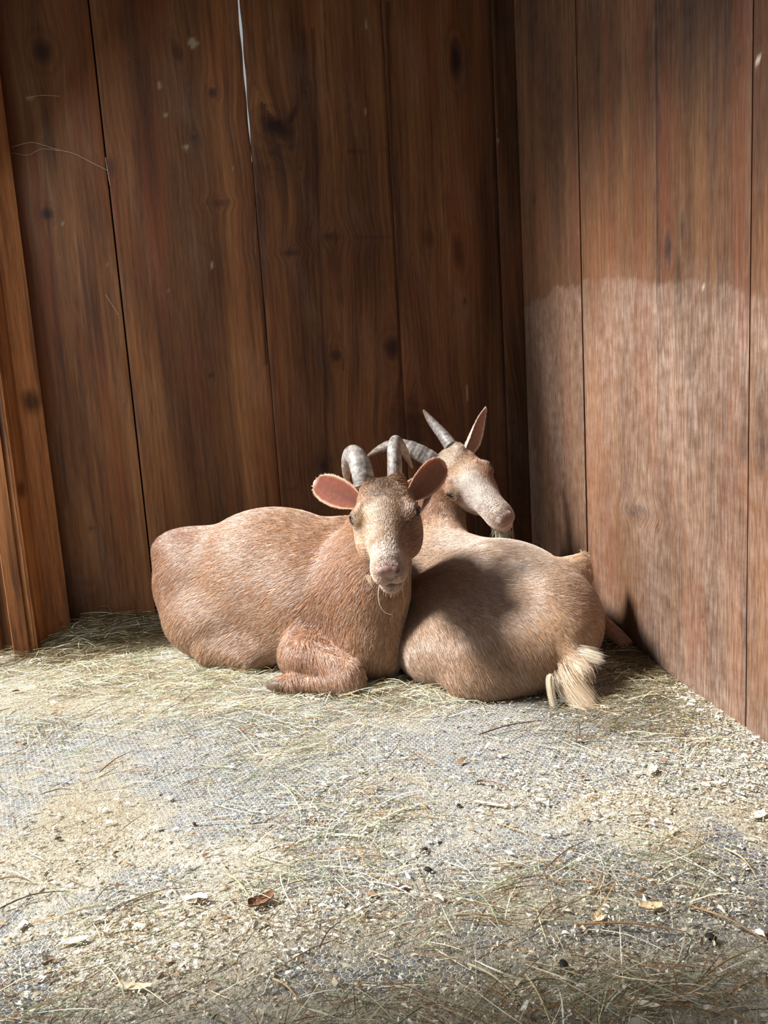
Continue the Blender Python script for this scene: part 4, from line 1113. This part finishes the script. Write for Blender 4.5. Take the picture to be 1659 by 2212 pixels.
def hay_dens(p):
    d = .03 + .03 * smooth_noise(p[:, 0], p[:, 1], 9, 9, 5)
    for b in ((100, 1440, 190, 30, .5), (350, 1450, 200, 40, .55), (560, 1530, 200, 40, .45), (620, 1620, 150, 50, .5), (480, 1475, 80, 20, 1), (800, 1500, 120, 30, .9), (920, 1510, 100, 25, .7),
              (1380, 1480, 90, 90, .8), (1340, 1560, 150, 50, .6), (760, 1760, 130, 60, .55), (700, 1880, 170, 35, .6), (1180, 1900, 240, 40, .6), (1480, 1860, 90, 50, .6), (1150, 1960, 300, 35, .35),
              (1250, 2090, 200, 60, .4), (1480, 2140, 200, 70, .5), (850, 2170, 250, 60, .35), (200, 2000, 200, 60, .3), (120, 1580, 120, 40, .4), (60, 2170, 130, 50, .3), (900, 2190, 500, 50, .4), (1400, 2180, 300, 60, .4), (300, 2160, 250, 50, .3), (1000, 1990, 350, 25, .3), (560, 1940, 120, 40, .35)):
        d = d + blob(p, *b)
    dist = (p - CORNER[:2]) @ BN[:2]; d = d + 1.2 * np.exp(-(dist / .25) ** 2) * (p[:, 0] < -.2) + 1.0 * np.exp(-(dist / .5) ** 2) * (p[:, 0] > .3)
    return np.clip(d, 0, 1) * in_view(p)
def mound_z(x, y):
    p = np.stack([x, y], -1) - CORNER[:2]; b = p @ BN[:2]; q_ = p @ RN[:2]
    z = .085 * np.exp(-(b / .20) ** 2) * (.85 + .2 * np.sin(x * 9) + .15 * smooth_noise(x, y, 18, 18, 3))
    z = z + .03 * np.exp(-(np.clip(q_, 0, 9) / .10) ** 2) * np.clip((y - 1.7) / .5, 0, 1)
    z = z * np.clip((x + 1.35) / .2, .25, 1)
    z = z + .11 * np.exp(-(((x - .60) / .20) ** 2 + ((y - 2.95) / .22) ** 2))
    return np.maximum(z - .008, -.02)
r_ = np.random.default_rng(5)
NH = 12500
hp = sample_density(hay_dens, NH, r_)
hay_c = np.array([C(212, 210, 188), C(184, 184, 154), C(146, 154, 124), C(190, 176, 146), C(160, 124, 80), C(120, 86, 56), C(226, 216, 176), C(128, 140, 104)])
hay_w = np.array([.22, .18, .13, .16, .1, .07, .08, .06])
ci = r_.choice(8, NH, p=hay_w); hc = hay_c[ci] * (.75 + .5 * r_.random((NH, 1)))
near = np.clip((2.2 - hp[:, 1]) / 1.2, 0, 1)
brown = r_.random(NH) < .45 * near; hc[brown] = hay_c[r_.choice([3, 4, 5, 7], brown.sum())] * .8
base_ang = r_.normal(0, .75, NH)
dark_ = ((hp[:, 0] > .3) & (hp[:, 1] > 1.55)) | (((hp - CORNER[:2]) @ BN[:2]) < .33)  # goat's shade painted into hay on the right; back-wall hay browner
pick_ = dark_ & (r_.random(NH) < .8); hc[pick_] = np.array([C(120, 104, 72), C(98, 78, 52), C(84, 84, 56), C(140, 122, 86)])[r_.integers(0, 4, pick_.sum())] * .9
mz = mound_z(hp[:, 0], hp[:, 1])
clump = hay_dens(hp)
hz = np.maximum(mz, 0) + .001 + r_.random(NH) * .022 * clump ** 2
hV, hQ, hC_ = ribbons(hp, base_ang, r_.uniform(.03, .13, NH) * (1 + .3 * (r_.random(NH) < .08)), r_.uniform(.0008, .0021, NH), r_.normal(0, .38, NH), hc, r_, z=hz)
# mound under the hay
mx, my = np.meshgrid(np.linspace(-1.30, .9, 180), np.linspace(1.6, 3.3, 120), indexing='ij')
mzz = mound_z(mx.ravel(), my.ravel()); mzz = mzz + np.clip(mzz, 0, .004) * smooth_noise(mx.ravel(), my.ravel(), 60, 60, 9)
MV = np.stack([mx.ravel(), my.ravel(), mzz], -1)
dd_ = MV - CORNER
for nn_ in (BN, RN):                                    # keep it inside the walls
    t_ = dd_ @ nn_; MV = MV - np.minimum(t_ - .003, 0)[:, None] * nn_; dd_ = MV - CORNER
idm = np.arange(mx.size).reshape(mx.shape)
mQ = np.stack([idm[:-1, :-1], idm[1:, :-1], idm[1:, 1:], idm[:-1, 1:]], -1).reshape(-1, 4)
mQ = mQ[(MV[mQ][:, :, 2] > .0).all(1)]
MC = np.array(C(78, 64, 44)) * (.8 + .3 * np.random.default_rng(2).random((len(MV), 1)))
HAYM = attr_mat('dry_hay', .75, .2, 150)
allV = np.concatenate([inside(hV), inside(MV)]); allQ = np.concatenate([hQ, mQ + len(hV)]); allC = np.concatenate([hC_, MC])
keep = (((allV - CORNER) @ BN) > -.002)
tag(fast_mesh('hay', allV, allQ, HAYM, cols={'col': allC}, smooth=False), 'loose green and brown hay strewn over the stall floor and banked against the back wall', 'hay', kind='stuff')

def shav_dens(p):
    d = .16 + .12 * smooth_noise(p[:, 0], p[:, 1], 7, 7, 15) + .08 * smooth_noise(p[:, 0], p[:, 1], 22, 22, 16)
    for b in ((1560, 1640, 120, 100, .9), (1620, 1700, 90, 120, .5), (1330, 1720, 180, 70, .7), (1180, 1720, 180, 60, .35), (300, 2080, 330, 100, .8), (500, 1980, 250, 60, .5), (850, 1950, 200, 80, .35), (1350, 2080, 260, 90, .55),
              (1450, 1920, 200, 60, .5), (760, 1770, 150, 80, .35), (1600, 1990, 120, 100, .5), (200, 1850, 220, 60, .4), (950, 2150, 300, 70, .4), (1480, 1500, 40, 40, .7)):
        d = d + blob(p, *b)
    dist = (p - CORNER[:2]) @ RN[:2]; d = d + .7 * np.exp(-(dist / .07) ** 2) * (p[:, 1] < 2.0)
    d = d * np.where(p[:, 1] > 2.5, .1, 1)
    return np.clip(d, 0, 1) * in_view(p)
NS = 60000
sp = sample_density(shav_dens, NS, r_)
chip_c = np.array([C(226, 220, 202), C(212, 202, 178), C(190, 176, 146), C(164, 140, 110), C(132, 104, 80), C(236, 234, 224)])
sc_ = chip_c[r_.choice(6, NS, p=[.3, .25, .18, .1, .07, .1])] * (.8 + .3 * r_.random((NS, 1)))
Lc = r_.lognormal(math.log(.0038), .55, NS); Wc = Lc * r_.uniform(.2, .55, NS)
sV, sQ, sC_ = ribbons(sp, r_.normal(0, .85, NS), Lc, Wc, r_.normal(0, .5, NS), sc_, r_, nseg=3, pitch=np.abs(.16 * r_.normal(size=NS)))
# flatten the twist of chips so that they lie on the mat
CHIPM = attr_mat('wood_shaving', .8, .12, 300)
tag(fast_mesh('wood_shavings', inside(sV), sQ, CHIPM, cols={'col': sC_}, smooth=False), 'pale wood shavings and sawdust scattered over the dark honeycomb rubber mat', 'wood shavings', kind='stuff')

# ------------------------------------------------------------------ single pieces on the floor
def slab(name, px, py, ln, wd, ang, curl, col, label, cat, group=None, thick=.0012, seed=0):
    r = np.random.default_rng(seed + int(px)); c = fl(px, py)
    n, m = 14, 7; V = []; Cc = []
    for side in (1, -1):
        for i in range(n + 1):
            t = i / n - .5
            wv = wd * (.55 + .45 * math.sin((i / n) * math.pi) ** .5) * (1 + .1 * math.sin(i * 1.7 + px))
            for j in range(m + 1):
                s_ = j / m - .5
                z = curl * ((2 * s_) ** 2) * wd * .5 + curl * .35 * (2 * t) ** 2 * ln * .4 + .003
                x, y = t * ln + .08 * ln * s_, s_ * wv
                V.append((c[0] + x * math.cos(ang) - y * math.sin(ang), c[1] + x * math.sin(ang) + y * math.cos(ang), z + side * thick / 2))
                Cc.append(np.array(col) * (.88 + .22 * r.random()))
    k = (n + 1) * (m + 1); Q = []
    for i in range(n):
        for j in range(m):
            a = i * (m + 1) + j; Q += [(a, a + m + 1, a + m + 2, a + 1), (a + k, a + k + 1, a + k + m + 2, a + k + m + 1)]
    for i in range(n):
        for j in (0, m): a = i * (m + 1) + j; Q.append((a, a + k, a + k + m + 1, a + m + 1))
    for j in range(m):
        for i in (0, n): a = i * (m + 1) + j; Q.append((a, a + 1, a + k + 1, a + k))
    return tag(fast_mesh(name, V, Q, CHIPM, cols={'col': Cc}), label, cat, group)
W_ = C(240, 232, 212)
for (px, py, ln, wd, an, cu, col, lab) in [
    (1408, 1668, .036, .02, .9, .5, W_, 'upturned white wood chip on the mat right of centre, casting a dark shadow'),
    (1638, 1767, .036, .018, .3, .5, W_, 'broad pale wood chip on the mat at the right edge of the picture'),
    (1544, 1694, .055, .010, .05, .2, W_, 'long flat pale wood chip near the right wall among shavings'),
    (410, 1951, .028, .014, -.6, .6, W_, 'bright white wood chip lying by the brown hay, left of centre'),
    (45, 2004, .022, .013, 1.3, .4, W_, 'white wood chip near the left edge of the picture'),
    (290, 2138, .05, .012, -.15, .5, C(222, 208, 180), 'long curled pale shaving near the bottom left'),
    (160, 2038, .04, .014, .1, .4, C(232, 220, 196), 'flat whitish shaving in the brown chips, lower left'),
    (1405, 1965, .035, .016, -.2, .6, C(214, 190, 150), 'curled tan wood chip beside the brown hay streak, lower right'),
    (1060, 1740, .06, .007, -.4, .2, W_, 'long thin pale splinter on the mat below the two goats'),
    (1292, 1990, .02, .018, .6, .6, C(230, 214, 184), 'small squarish cream wood chip, lower centre right'),
    (1388, 2172, .04, .01, -.5, .3, W_, 'white splinter of wood near the bottom edge, right of centre'),
    (565, 1955, .045, .022, .5, .7, C(122, 90, 66), 'curled brown piece of bark beside the dark hay, left of centre')]:
    slab('wood_chip', px, py, ln, wd, an, cu, col, lab, 'wood chip', 'larger wood chips on the mat')
DRY = attr_mat('dry_stalk', .75, .2, 150)
def stalk(px0, py0, px1, py1, r0, r1, col, label, name='hay_stalk', cat='stalk', bow=.03, group='long stalks on the floor'):
    a, b = fl(px0, py0, .006), fl(px1, py1, .006); m = (a + b) / 2; d = b - a; s_ = np.array([-d[1], d[0], 0])
    r0, r1 = r0 * .62, r1 * .62
    pts = [a, a + d * .25 + s_ * bow * .5 + [0, 0, .004], m + s_ * bow * .6 + [0, 0, .006], a + d * .75 + s_ * bow * .5 + [0, 0, .003], b]
    o = tube_surface(name, pts, [r0, r0, (r0 + r1) / 2, r1, r1 * .6], DRY, None, nseg=8, nper=40, flat=.9, side=(0, 0, 1))
    n = len(o.data.vertices); at_ = o.data.attributes.new('col', 'FLOAT_COLOR', 'POINT')
    at_.data.foreach_set('color', np.tile([*col, 1.], n).astype(np.float32))
    return tag(o, label, cat, group)
for s_ in [
    (1034, 1587, 1172, 1556, .003, .002, C(84, 52, 44), 'dark brown twig on the mat just below the pale goat', 'twig', 'twig', .02),
    (1030, 1688, 1100, 1702, .002, .0014, C(110, 60, 48), 'reddish thin stalk on the mat under the centre of the picture'),
    (215, 1668, 290, 1620, .0024, .0015, C(110, 90, 62), 'brown straight stalk on the mat left of centre'),
    (90, 1715, 175, 1706, .002, .001, C(74, 50, 40), 'short dark stalk lying flat at the left of the mat'),
    (600, 1690, 650, 1785, .0024, .0012, C(170, 190, 160), 'pale green bent grass stem, left of centre', 'hay_stalk', 'stalk', .12),
    (490, 1888, 540, 1938, .0026, .0018, C(170, 164, 120), 'thick olive stalk pointing into the dark hay, left of centre'),
    (0, 1898, 70, 1905, .003, .0015, C(110, 90, 66), 'brown stalk entering from the left edge of the picture'),
    (0, 1962, 150, 1925, .0022, .0014, C(64, 56, 44), 'dark wavy stalk at the left edge, below the brown one', 'hay_stalk', 'stalk', .1),
    (205, 1945, 245, 1908, .0016, .001, C(90, 96, 70), 'thin olive stalk standing out left of centre', 'hay_stalk', 'stalk', -.08),
    (985, 1977, 1110, 1994, .0024, .0018, C(130, 98, 60), 'brown stalk lying along the hay streak, centre right'),
    (1240, 1998, 1480, 2012, .003, .0022, C(150, 116, 78), 'long tan stalk lying level, lower right'),
    (1180, 1875, 1275, 1812, .0018, .0012, C(104, 76, 52), 'thin brown stalk slanting up towards the bare honeycomb patch'),
    (1565, 1832, 1635, 1898, .0028, .0014, C(196, 180, 140), 'pale curved stem near the right edge', 'hay_stalk', 'stalk', .12),
    (1500, 1960, 1659, 2035, .003, .002, C(170, 140, 100), 'long tan stalk running off the right edge'),
    (1010, 2082, 1120, 2155, .003, .002, C(196, 184, 146), 'pale thick straw pointing down towards the bottom edge'),
    (1135, 2105, 1190, 2212, .0026, .0018, C(190, 176, 136), 'pale straw beside the thick one, running off the bottom edge'),
    (590, 2115, 650, 2165, .0030, .002, C(186, 164, 124), 'short thick straw near the bottom edge, left of centre'),
    (690, 2048, 735, 1990, .0018, .0012, C(86, 60, 46), 'dark thin stalk in the shavings near the lower middle', 'hay_stalk', 'stalk', .05),
    (1500, 2130, 1640, 2045, .0018, .0012, C(150, 126, 84), 'thin straw slanting up in the lower right corner'),
    (160, 1432, 200, 1462, .003, .002, C(214, 220, 190), 'pale bent grass blade on the bright floor by the doorway boards', 'hay_stalk', 'stalk', .1)]:
    nm = s_[8] if len(s_) > 8 else 'hay_stalk'; ct = s_[9] if len(s_) > 9 else 'stalk'; bw = s_[10] if len(s_) > 10 else .03
    stalk(*s_[:8], nm, ct, bw, 'long stalks on the floor' if nm == 'hay_stalk' else None)
DUNG = simple_mat('dung', C(30, 26, 22), .7, 300, bump=.4)
def pellet(px, py, r, label):
    r = r * .68; c = fl(px, py); rr = np.random.default_rng(int(px)); V = []; n, m = 12, 16; an = rr.random() * 3
    for i in range(n + 1):
        th = math.pi * i / n
        for j in range(m):
            ph = 2 * math.pi * j / m; k = 1 + .08 * math.sin(3 * ph + px) * math.sin(th) + .06 * math.cos(2 * th + px)
            x, y, z = 1.5 * r * math.cos(th) * k, r * math.sin(th) * math.cos(ph) * k, .85 * r * math.sin(th) * math.sin(ph) * k
            V.append((c[0] + x * math.cos(an) - y * math.sin(an), c[1] + x * math.sin(an) + y * math.cos(an), r * .8 + z))
    Q = [(i * m + j, i * m + (j + 1) % m, (i + 1) * m + (j + 1) % m, (i + 1) * m + j) for i in range(n) for j in range(m)]
    tag(fast_mesh('goat_dropping', V, Q, DUNG), label, 'dropping', 'dark droppings on the mat')
for px, py, r, lab in [(917, 1840, .007, 'dark goat dropping on the mat at the centre of the floor'), (924, 1882, .007, 'dark goat dropping below the centre one'), (126, 1814, .006, 'dark dropping near the left edge of the mat'),
                       (54, 1610, .005, 'small dark crumb at the left edge on the bright floor'), (1535, 2030, .008, 'brown dropping among shavings, lower right'), (420, 1782, .005, 'small dark crumb left of centre'),
                       (1218, 2092, .009, 'brown dropping in hay near the bottom, right of centre'), (990, 1742, .005, 'small dark crumb beside the long pale splinter')]:
    pellet(px, py, r, lab)

# cobweb threads on the back wall
WEB = simple_mat('cobweb_silk', C(190, 180, 165), .6, 100)
wr = bpy.data.objects.new('cobweb', None); COL.objects.link(wr); tag(wr, 'dusty cobweb threads strung across the upper left boards of the back wall', 'cobweb')
def thread(pts, r, parent=wr):
    P = []
    for (x, y) in pts:
        P.append(on_plane(x, y, CORNER + BN * .012, BN))
    tube_surface('thread', P, [r] * len(P), WEB, parent, nseg=5, nper=30, flat=1, side=(.3, -1, .2))
thread([(25, 318), (70, 308), (120, 322), (160, 332), (200, 352), (232, 368)], .0007)
thread([(25, 330), (60, 335), (90, 322), (130, 326)], .0005)
thread([(55, 212), (90, 206), (130, 208)], .0006)
thread([(228, 636), (240, 655), (256, 680)], .0006)
thread([(228, 340), (234, 380), (238, 400)], .001)

# nail in the jamb board
nv = []; c0 = at(133, 1343, jC[1] - .035)
del nv, c0
